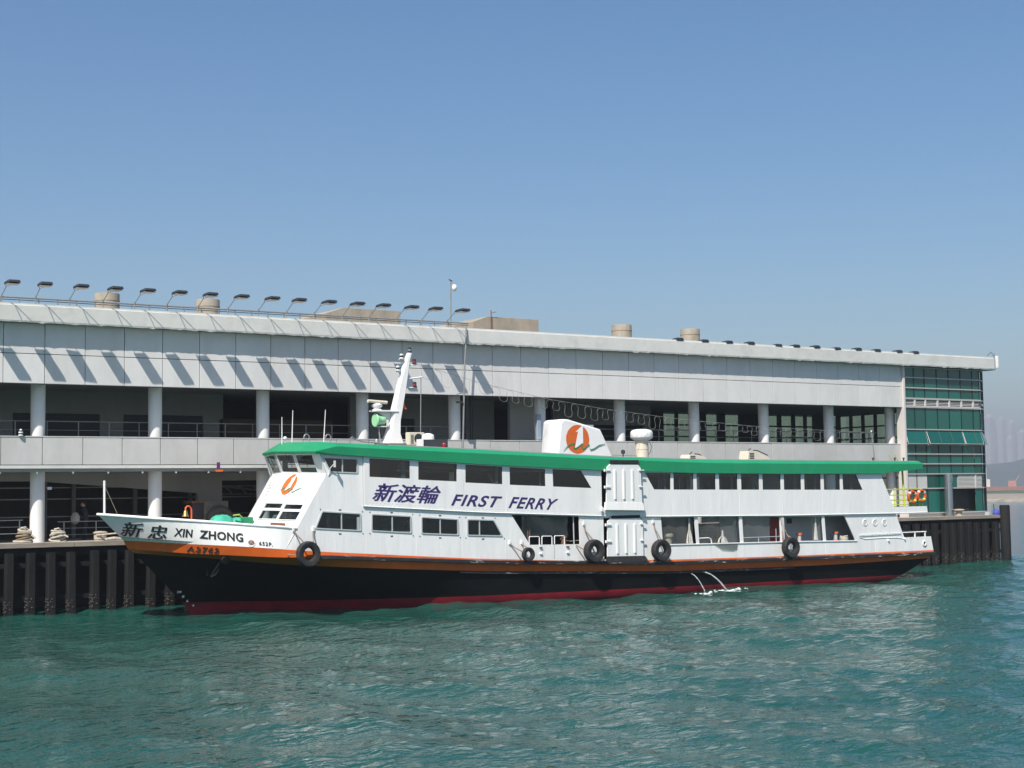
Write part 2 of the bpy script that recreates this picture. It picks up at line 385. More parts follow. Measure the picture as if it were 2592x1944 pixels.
# ================================================================== PIER DECK
X0P, X1P = -16.0, 62.9
DZ = 2.98
pd = thing('pier_deck', 'concrete pier deck on a row of dark tarred fender piles', 'pier', (24, 5, 0))
MB().box(X0P, X1P, -2.15, 24, 2.55, DZ).build('slab', deckc, pd)
for i in range(14):
    a = X0P+i*(X1P-X0P)/14; b = a+(X1P-X0P)/14-.02
    dz = random.uniform(-.012, .012)
    MB().box(a, b, -2.48, -2.154, 2.80+dz, DZ+.035+dz).build('coping_board', coping, pd, bevel=.015)
MB().box(X0P, X1P, -2.3, -2.155, 2.45, 2.79).build('edge_beam', pilem, pd)
MB().box(X0P, X1P, -2.34, -2.18, 1.95, 2.15).build('waling', pilem, pd)
MB().box(X0P, X1P, -2.34, -2.18, 0.55, 0.75).build('waling', pilem, pd)
MB().box(X0P, X1P, 1.2, 1.4, -1, 2.54).build('rear_wall', walld, pd)  # coloured dark for the unlit space behind the piles
MB().box(X1P-.3, X1P-.1, -2.1, 1.19, -1, 2.54).build('end_shade_wall', walld, pd)  # added dark wall, gives the shade seen between the right-hand piles
def pile_mesh(h):
    mb = MB(); mb.tube([(0, 0, -1.2), (0, 0, h)], .2, 12); return mb
def pile_src(name, h):
    me = MB(); w_ = .19
    # squared timber with worn edges and slight taper
    pts = []
    for z, k in ((-1.2, 1.0), (.4, 1.02), (h*.7, .98), (h, .96)):
        c = w_*k; e = .05
        pts.append([(-c+e, -c, z), (c-e, -c, z), (c, -c+e, z), (c, c-e, z), (c-e, c, z), (-c+e, c, z), (-c, c-e, z), (-c, -c+e, z)])
    me.loft(pts, closed=True); n = len(me.v); me.f.append(tuple(range(n-8, n)))
    return me
def barn_src():
    mb = MB(); rnd = random.Random(3)
    for i in range(22):
        a = -.2+.26*rnd.random()**2.2; z = -.15+.75*rnd.random()**1.6; s_ = rnd.uniform(.010, .028)
        mb.lathe((a, -.19, z), [(s_, .02), (s_*.8, -.02), (s_*.3, -.045)], 6, axis='Y')
        if i % 2 == 0: mb.lathe((-.19, rnd.uniform(-.15, .1), z), [(s_, .02), (s_*.8, -.02), (s_*.3, -.045)], 6, axis='X')
    return mb
px = [-1.06, -.16, .74, 1.78, 2.54, 3.34, 4.35, 5.25]
x = -1.06-.9
left = []
while x > X0P+.3: left.append(x); x -= .9
mid = []; x = 6.15
while x < 55.2: mid.append(x); x += .86
right = [56.02, 56.94, 57.71, 58.44, 59.22, 60.0, 60.8, 61.85]
first = None
for k, x in enumerate(left[::-1]+px+mid+right):
    if first is None:
        first = pile_src('pile', 2.62).build('fender_pile', pilem, pd); first.location = Vector((x, -2.54, 0))-wloc(pd)
        me = first.data
        for v in me.vertices: v.co += wloc(pd)      # mesh in local pile coordinates
        fb = barn_src().build('barnacles', barn, first); 
        for v in fb.data.vertices: v.co += wloc(first)
        fb['kind'] = 'stuff'
    else:
        o = mesh_copy(first, Vector((x, -2.54+random.uniform(-.03, .03), random.uniform(-.05, .0)))-wloc(pd), pd)
        o.rotation_euler = (random.uniform(-.01, .01), random.uniform(-.012, .012), random.choice((0, math.pi/2*0))+random.uniform(-.06, .06))
        c = mesh_copy(fb, fb.location.copy(), o); c.scale = (1, 1, random.uniform(.7, 1.25))
mb = MB(); mb.tube([(62.72, -2.62, -1.2), (62.72, -2.62, 3.6), (62.72, -2.62, 3.66)], [.33, .33, .29], 16); mb.build('corner_pile', pilem, pd, smooth=True)

# ================================================================== PIER BUILDING
pb = thing('pier_building', 'long grey two storey ferry pier with round columns and a green glass end', 'building', (24, 4, DZ))
XL = -16.0; XE = 54.86
jx = [-1.90+1.826*k for k in range(-8, 32)]
jx = [x for x in jx if x < XE-.4]+[XE]
def src_panel(wd, hh, name, m):
    o = MB().box(0, wd, 0, .1, 0, hh).build(name, m, pb, bevel=.008)
    for v in o.data.vertices: v.co += wloc(pb)
    return o
def place(o, x, y, z): o.location = Vector((x, y, z))-wloc(pb)
wp = {}
for (z0, z1, m, nm) in ((10.02, 11.315, panel, 'wall_panel'), (11.345, 12.69, panel, 'wall_panel'), (6.43, 7.66, panel2, 'parapet_panel')):
    for i in range(len(jx)-1):
        wd = round(jx[i+1]-jx[i]-.03, 3); key = (nm, z0, wd)
        if key not in wp:
            wp[key] = src_panel(wd, z1-z0, nm, m); o = wp[key]
        else:
            o = wp[key].copy(); COL.objects.link(o)
        place(o, jx[i]+.015, (-.95 if nm == 'parapet_panel' else -1.2)+random.uniform(-.004, .004), z0)
MB().box(XL, XE, -1.095, -.95, 10.0, 12.7).build('panel_backing', joint, pb)
MB().box(XL, XE, -.845, -.7, 6.42, 7.64).build('parapet_backing', joint, pb)
MB().box(XL, XE, -.97, -.65, 7.662, 7.70).build('parapet_coping', fasc, pb)
MB().box(XL, XE, -.98, -.6, 6.26, 6.40).build('ledge', fasc, pb)
MB().box(XL, XE, -.86, -.5, 6.12, 6.258).build('ledge_trim', wallw, pb)
for k in range(-6, 24):
    x = -1.90+1.62*k; MB().lathe((x, -.84, 6.05), [(.02, .08), (.05, .05), (.055, 0), (.03, -.03)], 8).build('ledge_lamp', white2, pb)
# floors, ceilings, roof
MB().box(XL, 63.0, -.68, 14, 6.13, 6.72).build('upper_floor', wallw, pb)
MB().box(XL, 63.0, -.94, 14, 10.25, 10.4).build('upper_ceiling', wallw, pb)
MB().box(XL, 63.2, -1.3, 20, 12.72, 13.25).build('roof_slab', conc, pb)
# fascia with a rough dripping lower edge
rows = []
n = 420
for k in range(n+1):
    x = XL+(63.25-XL)*k/n; dr = random.uniform(0, .03)+(.03 if random.random() < .12 else 0)
    rows.append([(x, -1.28, 12.70), (x, -1.70, 12.68-dr), (x, -1.72, 12.74), (x, -1.72, 13.40), (x, -1.66, 13.42), (x, -1.66, 13.50), (x, -1.30, 13.50), (x, -1.26, 13.25)])
mb = MB(); mb.loft(rows)
mb.build('roof_fascia', fasc, pb)
# fascia return at the end of the roof, rounded corner
rows = []
for k in range(13):
    a = math.pi/2*k/12; cx, cy = 63.25, -1.2
    def pt(r, z): return (cx+r*math.sin(a), cy-r*math.cos(a), z)
    rows.append([pt(.08, 12.70), pt(.50, 12.66), pt(.52, 12.74), pt(.52, 13.40), pt(.46, 13.42), pt(.46, 13.50), pt(.10, 13.50), pt(.06, 13.25)])
for y in (4, 20):
    rows.append([(63.33, y, 12.70), (63.75, y, 12.66), (63.77, y, 12.74), (63.77, y, 13.40), (63.71, y, 13.42), (63.71, y, 13.50), (63.35, y, 13.50), (63.31, y, 13.25)])
MB().loft(rows).build('roof_fascia', fasc, pb)
# columns
c0 = MB().tube([(0, 0, 0), (0, 0, 7.30)], .32, 28).build('column', colm, pb, smooth=True)
for v in c0.data.vertices: v.co += wloc(pb)
place(c0, 0, 0, DZ)
for n_ in range(-2, 11):
    if n_ == 0: continue
    o = c0.copy(); COL.objects.link(o); place(o, 5.5*n_, 0, DZ)
# upper storey interior
MB().plate([(XL, 6.72), (11.5, 6.72), (11.5, 10.25), (XL, 10.25)], [[(a, 7.75), (b, 7.75), (b, 9.11), (a, 9.11)] for a, b in ((-10, -6.5), (-4.9, -.6), (.6, 4.92), (6.12, 10.4))], lambda x, z: 6.0, .25).build('upper_wall', wallw, pb)
for a, b in ((-10, -6.5), (-4.9, -.6), (.6, 4.92), (6.12, 10.4)):
    wv = MB().box(a, b, 6.14, 6.18, 7.75, 9.11).build('shutter', darksteel, pb)
    for k in range(5): MB().box(a, b, 6.09, 6.138, 7.95+.25*k, 7.98+.25*k).build('shutter_slat', darksteel, wv)
MB().box(11.3, 17.9, 6.0, 6.2, 6.72, 8.97).build('counter_front', woodp, pb)
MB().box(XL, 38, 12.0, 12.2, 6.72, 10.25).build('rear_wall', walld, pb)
MB().plate([(18.55, 6.72), (27.9, 6.72), (27.9, 10.25), (18.55, 10.25)], [[(20.8, 7.2), (22.6, 7.2), (22.6, 9.1), (20.8, 9.1)]], lambda x, z: 5.2, .25).build('upper_wall', wallw, pb)
MB().box(20.8, 22.6, 5.34, 5.38, 7.2, 9.1).build('shutter', darksteel, pb)
MB().box(26.6, 28.6, 1.6, 1.85, 6.72, 10.25).build('stair_wall', wallw, pb)
MB().plate([(33.0, 6.72), (40.5, 6.72), (40.5, 10.25), (33.0, 10.25)], [[(33.6, 7.2), (40.0, 7.2), (40.0, 9.0), (33.6, 9.0)]], lambda x, z: 6.5, .25).build('upper_wall', wallw, pb)
for k, x in enumerate((22.75, 23.05, 23.2, 23.5, 23.75, 23.95)):
    MB().tube([(x, 1.2+.1*(k % 2), 6.72), (x, 1.2+.1*(k % 2), 10.2)], .035, 6).build('pipe', darksteel, pb)
MB().torus((23.2, 1.08, 7.95), .16, .025, n=16, m=6).build('valve_wheel', darksteel, pb)
MB().box(26.9, 27.15, -.62, -.42, 7.75, 9.15).build('cable_cabinet', mat('blue_grey_cabinet', (.30, .36, .44), .5, .1, 3), pb, bevel=.02)
# rear glazing of the right hand hall: separate panes between dark mullions
xs = [40.6, 41.9, 43.2, 44.5]; gx = []
x = 40.6
grp = [(46.2, 47.3), (47.5, 48.6), (50.0, 51.1), (51.75, 53.1), (55.6, 56.8), (57.1, 58.2), (58.45, 59.4), (59.6, 60.3), (61.9, 62.7)]
MB().box(40.4, 63.0, 12.25, 12.4, 6.72, 7.0).build('rear_sill', mull, pb)
last = 40.4
for a, b in grp+[(63.0, 63.0)]:
    if a-last > .02: MB().box(last, a, 12.2, 12.4, 7.0, 10.25).build('rear_mullion', mull, pb)
    last = b
zs = [7.0, 7.80, 8.60, 9.40, 10.25]
for a, b in grp:
    for r_ in range(4):
        MB().box(a, b, 12.29, 12.31, zs[r_]+.05, zs[r_+1]-.05).build('rear_pane', bkglass, pb)
    for z in zs[1:-1]: MB().box(a, b, 12.25, 12.36, z-.05, z+.05).build('rear_transom', mull, pb)
# upper railing behind the parapet
for a, b in ((XL, 22), (28.5, 54.5)):
    MB().tube([(a, .75, 8.45), (b, .75, 8.45)], .028, 6).build('hand_rail', greysteel, pb)
    MB().tube([(a, .75, 8.05), (b, .75, 8.05)], .014, 6).build('hand_rail', greysteel, pb)
    MB().tube([(a, .75, 7.75), (b, .75, 7.75)], .014, 6).build('hand_rail', greysteel, pb)
    x = a+.7
    while x < b:
        MB().box(x-.022, x+.022, .73, .77, 6.72, 8.45).build('rail_post', greysteel, pb); x += 1.45
# ground storey: sloping ramp wall, openings, deep dark hall
MB().plate([(XL, 5.80), (1.0, 5.74), (8.85, 5.10), (8.85, 4.2), (8.85, DZ), (10.15, DZ), (10.15, 5.72), (12.6, 5.72), (12.6, DZ), (14.5, DZ), (14.5, 6.12), (XL, 6.12)], [], lambda x, z: 3.0, .3).build('ramp_wall', wallw, pb)
MB().box(XL, 55, 9.0, 9.2, DZ, 6.12).build('hall_rear_wall', walld, pb)  # dimness of the deep hall is put into this dark colour
for k, x in enumerate((-9, -6.2, -3.4, -.6, 1.9, 3.3, 6.4, 9.3, 16, 22, 30, 36, 44, 50)):
    MB().box(x-.09, x+.09, 5.0, 5.16, DZ, 5.9).build('hall_post', mat('grey_post', (.16, .165, .16), .6, .1, 2), pb)
for z in (4.05, 4.9, 5.45):
    MB().box(XL, 14, 5.3, 5.36, z-.03, z+.03).build('hall_beam', greysteel, pb)
for a, b in (((10.6, 5.5), (13.6, 5.2)), ((10.6, 5.05), (13.6, 5.0))):
    MB().tube([(a[0], 5.6, a[1]), (b[0], 5.6, b[1])], .05, 6).build('roof_truss', greysteel, pb)
for x in (11.4, 12.2, 13.0): MB().tube([(x, 5.6, 5.45), (x+.5, 5.6, 5.0)], .03, 6).build('roof_truss', greysteel, pb)
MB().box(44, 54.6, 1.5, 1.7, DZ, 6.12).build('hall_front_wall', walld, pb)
# ground railings set back from the edge
for (a, b, y, z1) in ((XL, -.55, .3, 3.98), (1.2, 12.5, .9, 3.86)):
    for z in (z1, z1-.3, z1-.6):
        MB().tube([(a, y, z), (b, y, z)], .024 if z == z1 else .015, 6).build('hand_rail', greysteel, pb)
    x = a+.3
    while x < b:
        MB().box(x-.025, x+.025, y-.02, y+.02, DZ, z1).build('rail_post', greysteel, pb); x += 1.5
# ---------------- glass end
MX = [55.08, 56.04, 57.04, 58.2, 59.34, 60.51, 61.67, 62.36]; CX, CY = 63.42, -.55
TZ = [3.24, 4.82, 5.75, 6.40, 7.03, 7.64, 8.61, 10.06, 10.60, 11.29, 11.95, 12.60]
MB().box(54.88, 55.06, -1.34, -.7, DZ, 12.68).build('end_pilaster', mat('pinkish_white_trim', (.62, .58, .56), .5, .05, 2), pb, bevel=.01)
def cpane(x0, x1, z0, z1, parent=pb, m=cglass, name='glass_pane'):
    return MB().box(x0+.035, x1-.035, -1.17, -1.15, z0+.03, z1-.03).build(name, m, parent)
def corner_pane(z0, z1, m=cglass, name='glass_pane'):
    d = Vector((CX-62.36, CY+1.2, 0)).normalized(); nn = Vector((d.y, -d.x, 0))
    a = Vector((62.36, -1.17, 0))+d*.06; b = Vector((CX, CY+.03, 0))-d*.02
    ps = [a, b, b-nn*.02, a-nn*.02]
    return MB().hexa([(p.x, p.y, z0+.03) for p in ps]+[(p.x, p.y, z1-.03) for p in ps]).build(name, m, pb)
louv = mat('louvre_slats', (.56, .55, .53), .5, .05, 3)
for j in range(len(TZ)-1):
    z0, z1 = TZ[j], TZ[j+1]
    if abs(z0-10.06) < .01:      # louvre band
        for i in range(len(MX)-1):
            fr = MB().box(MX[i]-.06, MX[i]+.06, -1.24, -1.1, z0+.03, z1-.03).build('louvre_stile', louv, pb)
            for k in range(5):
                z = z0+.06+.095*k
                MB().hexa([(MX[i]+.065, -1.19, z), (MX[i+1]-.065, -1.19, z), (MX[i+1]-.065, -1.13, z+.03), (MX[i]+.065, -1.13, z+.03), (MX[i]+.065, -1.19, z+.02), (MX[i+1]-.065, -1.19, z+.02), (MX[i+1]-.065, -1.13, z+.05), (MX[i]+.065, -1.13, z+.05)]).build('louvre_slat', louv, fr)
        MB().box(MX[0], MX[-1], -1.09, -1.07, z0, z1).build('louvre_backing', darksteel, pb)
        for k in range(5):
            z = z0+.06+.095*k; corner_pane(z-.03, z+.075, louv, 'louvre_slat')
        corner_pane(z0, z1, darksteel, 'louvre_backing').location += Vector((-.03, .03, 0))
        continue
    if abs(z0-7.64) < .01:       # awning windows hinged at the top, open at the foot
        for (a, b, op, cut) in ((55.08, 57.04, .22, ()), (57.04, 60.51, .30, (58.2, 59.34)), (60.51, 62.36, .30, (61.67,))):
            mb = MB().hexa([(a+.04, -1.18-op, z0+.06), (b-.04, -1.18-op, z0+.06), (b-.04, -1.155-op, z0+.055), (a+.04, -1.155-op, z0+.055), (a+.04, -1.18, z1-.05), (b-.04, -1.18, z1-.05), (b-.04, -1.155, z1-.05), (a+.04, -1.155, z1-.05)])
            aw = mb.build('awning_window', cglass, pb)
            for c in cut: MB().tube([(c, -1.19-op, z0+.06), (c, -1.19, z1-.05)], .02, 4).build('glazing_bar', mull, aw)
            for c in (a+.05, b-.05): MB().tube([(c, -1.17-op, z0+.06), (c, -1.16, z1-.05)], .022, 4).build('glazing_bar', sternglass_f, aw)
            MB().tube([(a+.04, -1.17-op, z0+.05), (b-.04, -1.17-op, z0+.05)], .025, 4).build('glazing_bar', sternglass_f, aw)
        for i in range(len(MX)-1): MB().box(MX[i]+.02, MX[i+1]-.02, -1.06, -1.04, z0, z1).build('opening_lining', mull, pb)
        cp = corner_pane(z0, z1); cp.name = 'awning_window'
        for v in cp.data.vertices:
            zz = v.co.z+wloc(pb).z
            k = (z1-zz)/(z1-z0); v.co.x += .20*k; v.co.y -= .22*k
        continue
    if abs(z0-4.82) < .01:       # half panels and louvres
        for i in range(2): MB().box(MX[i]+.02, MX[i+1]-.02, -1.18, -1.14, z0+.03, z1-.03).build('blank_panel', panel2, pb)
        for i in (2, 3): cpane(MX[i], MX[i+1], z0, z1)
        cpane(MX[4], MX[5]-.6, z0, z1)
        fr = MB().box(MX[5]-.56, MX[7], -1.13, -1.1, z0+.03, z1-.03).build('louvre_panel', louv, pb)
        for k in range(10):
            z = z0+.06+.084*k
            MB().hexa([(MX[5]-.56, -1.19, z), (MX[7]-.02, -1.19, z), (MX[7]-.02, -1.135, z+.03), (MX[5]-.56, -1.135, z+.03), (MX[5]-.56, -1.19, z+.02), (MX[7]-.02, -1.19, z+.02), (MX[7]-.02, -1.135, z+.06), (MX[5]-.56, -1.135, z+.06)]).build('louvre_slat', louv, fr)
        MB().box(MX[6]-.05, MX[6]+.05, -1.22, -1.1, z0+.03, z1-.03).build('louvre_stile', louv, pb)
        for k in range(10): corner_pane(z0+.03+.09*k, z0+.135+.09*k, louv, 'louvre_slat')
        continue
    if abs(z0-3.24) < .01:
        for i in range(0, 4): cpane(MX[i], MX[i+1], z0, z1)
        MB().box(59.34, 61.6, -.6, -.56, z0, z1).build('entrance_recess', walld, pb)
        cpane(MX[6], MX[7], z0, z1); corner_pane(z0, z1); continue
    for i in range(len(MX)-1): cpane(MX[i], MX[i+1], z0, z1)
    corner_pane(z0, z1)
for z in TZ:
    t_ = .035 if z not in (10.06, 10.60) else .055
    d = Vector((CX-62.36, CY+1.2, 0)).normalized(); nn = Vector((d.y, -d.x, 0))
    MB().box(55.06, 62.38, -1.25, -1.09, z-t_, z+t_).build('transom', sternglass_f, pb)
    a = Vector((62.38, -1.2, 0))+nn*.05; b = Vector((CX, CY, 0))+nn*.05; ps = [a, b, b-nn*.14, a-nn*.14]
    MB().hexa([(p.x, p.y, z-t_+.003) for p in ps]+[(p.x, p.y, z+t_-.003) for p in ps]).build('transom', sternglass_f, pb)
for i, x in enumerate(MX):
    for (za, zb) in ((3.24, 4.8), (4.84, 7.62), (8.63, 10.04), (10.62, 12.6)):
        if i in (5, 6) and za < 5: continue
        MB().box(x-.03, x+.03, -1.2, -1.1, za, zb).build('mullion', mull, pb)
MB().box(55.06, 63.0, -1.15, -1.0, DZ, 3.205).build('plinth', fasc, pb)
MB().box(55.08, 62.36, -.55, -.5, 3.24, 12.6).build('blind', mat('dark_green_interior', (.02, .06, .05), .8, .3, .8), pb)
MB().tube([(58.55, -1.55, DZ), (58.55, -1.55, 5.72)], .27, 24).build('steel_column', mat('polished_steel_cladding', (.42, .45, .48), .22, .05, 2, metal=.9), pb, smooth=True)
MB().box(58.9, 59.05, -1.5, -1.3, DZ, 5.7).build('door_post', sternglass_f, pb)
# right end wall and rear
xa, ya = CX-.02, CY+.05
EZ = [3.24, 4.4, 5.6, 6.72, 7.60, 8.48, 9.36, 10.25, 11.4, 12.6]
for j in range(len(EZ)-1):
    for k in range(11):
        y0 = ya+k*1.2
        MB().box(xa-.02, xa, y0+.11, y0+1.09, EZ[j]+.05, EZ[j+1]-.05).build('end_pane', bkglass, pb)
    MB().box(xa-.08, xa+.06, ya, ya+13.2, EZ[j]-.05, EZ[j]+.05).build('end_transom', mull, pb)
for k in range(12): MB().box(xa-.10, xa+.05, ya+k*1.2-.11, ya+k*1.2+.11, 3.24, 12.6).build('end_mullion', mull, pb)
# notice in the corner pane
mb = MB(); d = Vector((CX-62.36, CY+1.2, 0)).normalized(); nn = Vector((d.y, -d.x, 0))
def cq(u, z, off=.012):
    p = Vector((62.36, -1.17, 0))+d*u+nn*off; return (p.x, p.y, z)
L = (Vector((CX, CY, 0))-Vector((62.36, -1.2, 0))).length
mb.add([cq(.15, 8.75), cq(L-.1, 8.75), cq(L-.1, 9.8), cq(.15, 9.8)], [(0, 1, 2, 3)])
sg = mb.build('notice', mat('pale_green_notice', (.10, .26, .16), .5), pb)
mb = MB()
for (u0, u1, z0, z1) in ((.25, .40, 9.55, 9.7), (.5, .65, 9.55, 9.7), (.75, .9, 9.5, 9.68), (.3, .36, 9.05, 9.4), (.45, .5, 9.0, 9.45), (.6, .9, 9.3, 9.36), (.62, .68, 9.0, 9.25), (.8, .86, 8.95, 9.3), (.25, 1.0, 8.85, 8.9)):
    mb.add([cq(u0, z0, .018), cq(u1, z0, .018), cq(u1, z1, .018), cq(u0, z1, .018)], [(0, 1, 2, 3)])
mb.build('notice_print', mull, sg)

# ================================================================== ROOF THINGS
ORD = ['first', 'second', 'third', 'fourth', 'fifth', 'sixth', 'seventh', 'eighth', 'ninth', 'tenth', 'eleventh', 'twelfth', 'thirteenth', 'fourteenth', 'fifteenth', 'sixteenth']
lampg = mat('floodlight_housing', (.022, .027, .036), .5, .15, 6)
lens = mat('floodlight_lens', (.25, .28, .30), .15)
def floodlight(loc):
    t = thing('floodlight', '', 'floodlight', loc, 'raised floodlights along the roof edge')
    x, y, z = loc
    MB().tube([(x, y, z-.28), (x, y, z+.12)], .028, 6).build('post', greysteel, t)
    MB().tube([(x, y, z+.02), (x+.05, y-.55, z+.38)], .022, 6).build('arm', greysteel, t)
    hx, hy, hz = x+.10, y-1.25, z+.50
    h = MB().hexa([(hx-.27, hy-.40, hz-.05), (hx+.27, hy-.40, hz-.05), (hx+.27, hy+.30, hz-.09), (hx-.27, hy+.30, hz-.09), (hx-.24, hy-.34, hz+.06), (hx+.24, hy-.34, hz+.06), (hx+.24, hy+.25, hz+.03), (hx-.24, hy+.25, hz+.03)]).build('lamp_head', lampg, t, bevel=.015)
    MB().box(hx-.25, hx+.25, hy-.34, hy+.25, hz-.115, hz-.092).build('lens', lens, h)
    MB().tube([(x+.05, y-.55, z+.38), (hx-.30, hy+.15, hz+.0)], .016, 5).build('yoke', greysteel, t)
    MB().tube([(x+.05, y-.55, z+.38), (hx+.30, hy+.15, hz+.0)], .016, 5).build('yoke', greysteel, t)
    return t
fl0 = None
for k in range(16):
    x = -2.12+1.52*k+random.uniform(-.04, .04); loc = (x, -1.52, 13.76)
    lb = ORD[k]+' raised floodlight from the left along the roof edge'
    if k == 0: fl0 = floodlight(loc); fl0['label'] = lb
    else: dup(fl0, loc, lb, random.uniform(-.07, .07))
for k in range(1, 3):
    dup(fl0, (-2.12-1.52*k, -1.52, 13.76), ('raised floodlight just outside the left edge of the picture', 'raised floodlight two places outside the left edge of the picture')[k-1])
cp = thing('conduit_rail', 'long thin dark conduit rail on short brackets carrying the raised floodlights', 'rail', (6, -1.5, 13.5))
MB().tube([(-12, -1.50, 13.76), (22.0, -1.50, 13.76)], .04, 8).build('pipe', greysteel, cp)
MB().tube([(-12, -1.46, 13.66), (22.0, -1.46, 13.66)], .018, 6).build('cable', darksteel, cp)
x = -11.5
while x < 22: MB().box(x-.025, x+.025, -1.53, -1.47, 13.50, 13.74).build('bracket', greysteel, cp); x += .85
def lowlight(loc):
    t = thing('low_floodlight', '', 'floodlight', loc, 'low floodlights along the roof edge'); x, y, z = loc
    MB().box(x-.02, x+.02, y-.02, y+.02, z, z+.10).build('post', greysteel, t)
    h = MB().hexa([(x-.27, y-.3, z+.08), (x+.27, y-.3, z+.08), (x+.27, y+.25, z+.06), (x-.27, y+.25, z+.06), (x-.21, y-.25, z+.22), (x+.21, y-.25, z+.22), (x+.21, y+.2, z+.19), (x-.21, y+.2, z+.19)]).build('lamp_head', lampg, t, bevel=.012)
    MB().box(x-.22, x+.22, y-.26, y+.21, z+.045, z+.058).build('lens', lens, h)
    return t
for k, x in enumerate((36.17, 38.06, 39.92, 41.64, 43.85, 45.31, 47.0, 48.77, 50.59, 52.3, 54.27, 55.79)):
    lb = ORD[k]+' low dark floodlight from the left on the right half of the roof edge'
    if k == 0: ll0 = lowlight((x, -1.45, 13.40)); ll0['label'] = lb
    else: dup(ll0, (x, -1.45, 13.40+random.uniform(-.04, .02)), lb, random.uniform(-.1, .1))
for k, (x, lb) in enumerate(((4.8, 'round concrete roof vent behind the fourth raised floodlight'), (10.1, 'round concrete roof vent behind the seventh raised floodlight'), (36.93, 'tall round concrete roof vent right of the long concrete block'), (42.35, 'rightmost round concrete roof vent with a low floodlight in front'))):
    t = thing('roof_vent', lb, 'vent', (x, 4.7, 13.25), 'round concrete roof vents')
    MB().lathe((x, 4.7, 13.25), [(.60, 0), (.61, .3), (.61, 1.72), (.60, 1.75)], 28).build('vent_drum', conc, t, smooth=True, angle=30)
    MB().lathe((x, 4.7, 14.62), [(.625, 0), (.63, .03), (.625, .06)], 28).build('vent_rim', conc, t, smooth=True, angle=30)
def block(x0, x1, y0, y1, z1, lb):
    t = thing('roof_plant_block', lb, 'roof block', ((x0+x1)/2, (y0+y1)/2, 13.25), 'concrete blocks on the roof')
    MB().plate([(x0, 13.25), (x1, 13.25), (x1, z1), (x0+1.0, z1), (x0, z1-.35)], [], lambda x, z: y0, y1-y0).build('block', conc, t, bevel=.02)
    MB().box(x1+.02, x1+.15, y0+.3, y0+.5, 13.25, z1-.1).build('pipe', greysteel, t)
block(16.0, 20.5, 3.0, 8.0, 14.80, 'concrete roof block with a cut corner behind the raised floodlights')
block(25.1, 29.6, 3.0, 8.0, 14.80, 'concrete roof block with a cut corner right of the camera pole')
t = thing('aerial', 'small rusty aerial post with a short arm on the right concrete block', 'aerial', (26.3, 2.9, 13.5))
MB().tube([(26.3, 2.92, 13.5), (26.3, 2.92, 15.15)], .03, 6).build('post', rust, t); MB().tube([(26.3, 2.92, 14.98), (26.6, 2.85, 15.08)], .02, 6).build('arm', rust, t)
t = thing('camera_pole', 'thin pole with a round white surveillance camera at the end of the floodlights', 'camera', (21.2, -1.0, 13.5))
MB().tube([(21.22, -1, 13.25), (21.26, -1, 16.0)], .035, 8).build('pole', greysteel, t)
MB().lathe((21.42, -1.1, 15.62), [(.02, -.16), (.10, -.10), (.135, 0), (.125, .13), (.07, .19)], 14).build('camera_dome', white2, t, smooth=True)
MB().tube([(21.24, -1, 15.82), (21.42, -1.1, 15.80)], .025, 6).build('bracket', greysteel, t)
MB().tube([(21.15, -1, 16.08), (21.35, -1, 16.0)], .03, 6).build('aerial', darksteel, t)
t = thing('drain_pole', 'thin grey pole standing from the roof edge down past the fifth column', 'pole', (21.5, -1.95, 6.7))
MB().tube([(21.66, -1.80, 13.60), (21.64, -1.86, 13.0), (21.52, -1.86, 11.5), (21.33, -1.86, 6.75)], .045, 8).build('pole', greysteel, t)
MB().box(21.0, 21.35, -1.95, -1.8, 9.55, 9.65).build('camera', darksteel, t)
MB().tube([(21.45, -1.86, 10.1), (21.4, -1.0, 10.05)], .02, 6).build('bracket', greysteel, t)
t = thing('corner_antenna', 'white box antenna on a bracket at the right corner of the roof', 'antenna', (63.9, -1.3, 12.6))
MB().box(63.80, 63.93, -1.6, -1.42, 12.80, 13.62).build('antenna_box', white2, t, bevel=.02)
MB().tube([(63.7, -1.3, 12.75), (63.74, -1.4, 13.8)], .03, 6).build('post', greysteel, t)
MB().tube([(63.72, -1.4, 13.6), (63.3, -1.5, 13.85), (62.9, -1.5, 13.6)], .018, 6).build('cable', darksteel, t)
# ================================================================== THINGS ON THE DECK
def rope_coil(x, y, z, lb, m, n=7, r0=.40, seed=1):
    rnd = random.Random(seed); t = thing('rope_coil', lb, 'rope coil', (x, y, z), 'mooring rope coils on the pier edge')
    for k in range(n):
        rr = r0*(1-.055*k)*rnd.uniform(.9, 1.05); zz = z+.045+.078*k; a0 = rnd.uniform(0, 6); tilt = rnd.uniform(.02, .07); ox, oy = rnd.uniform(-.04, .04), rnd.uniform(-.04, .04)
        pts = []
        for i in range(27):
            a = a0+2*math.pi*i/25; q = rr*(1+.06*math.sin(3*a+k)); pts.append((x+ox+q*math.cos(a), y+oy+q*math.sin(a)*.8, zz+tilt*math.sin(a+k)+.03*i/25))
        MB().tube(pts, .045, 7).build('rope_turn', m if rnd.random() < .7 else ropew, t, smooth=True)
    MB().tube([(x-r0*.5, y-.1, z+.09*n), (x, y-.15, z+.085*n+.08), (x+r0*.3, y-.1, z+.08*n), (x+r0*.6, y-.2, z+.05*n), (x+r0*1.05, y-.3, z+.2)], .045, 7).build('rope_tail', ropew, t, smooth=True)
rope_coil(-1.08, -1.75, DZ+.04, 'heaped brown mooring rope left of the first white column', ropem, 7, .38, 2)
rope_coil(.40, -1.65, DZ+.04, 'coiled pale mooring rope right of the first white column', ropew, 6, .36, 5)
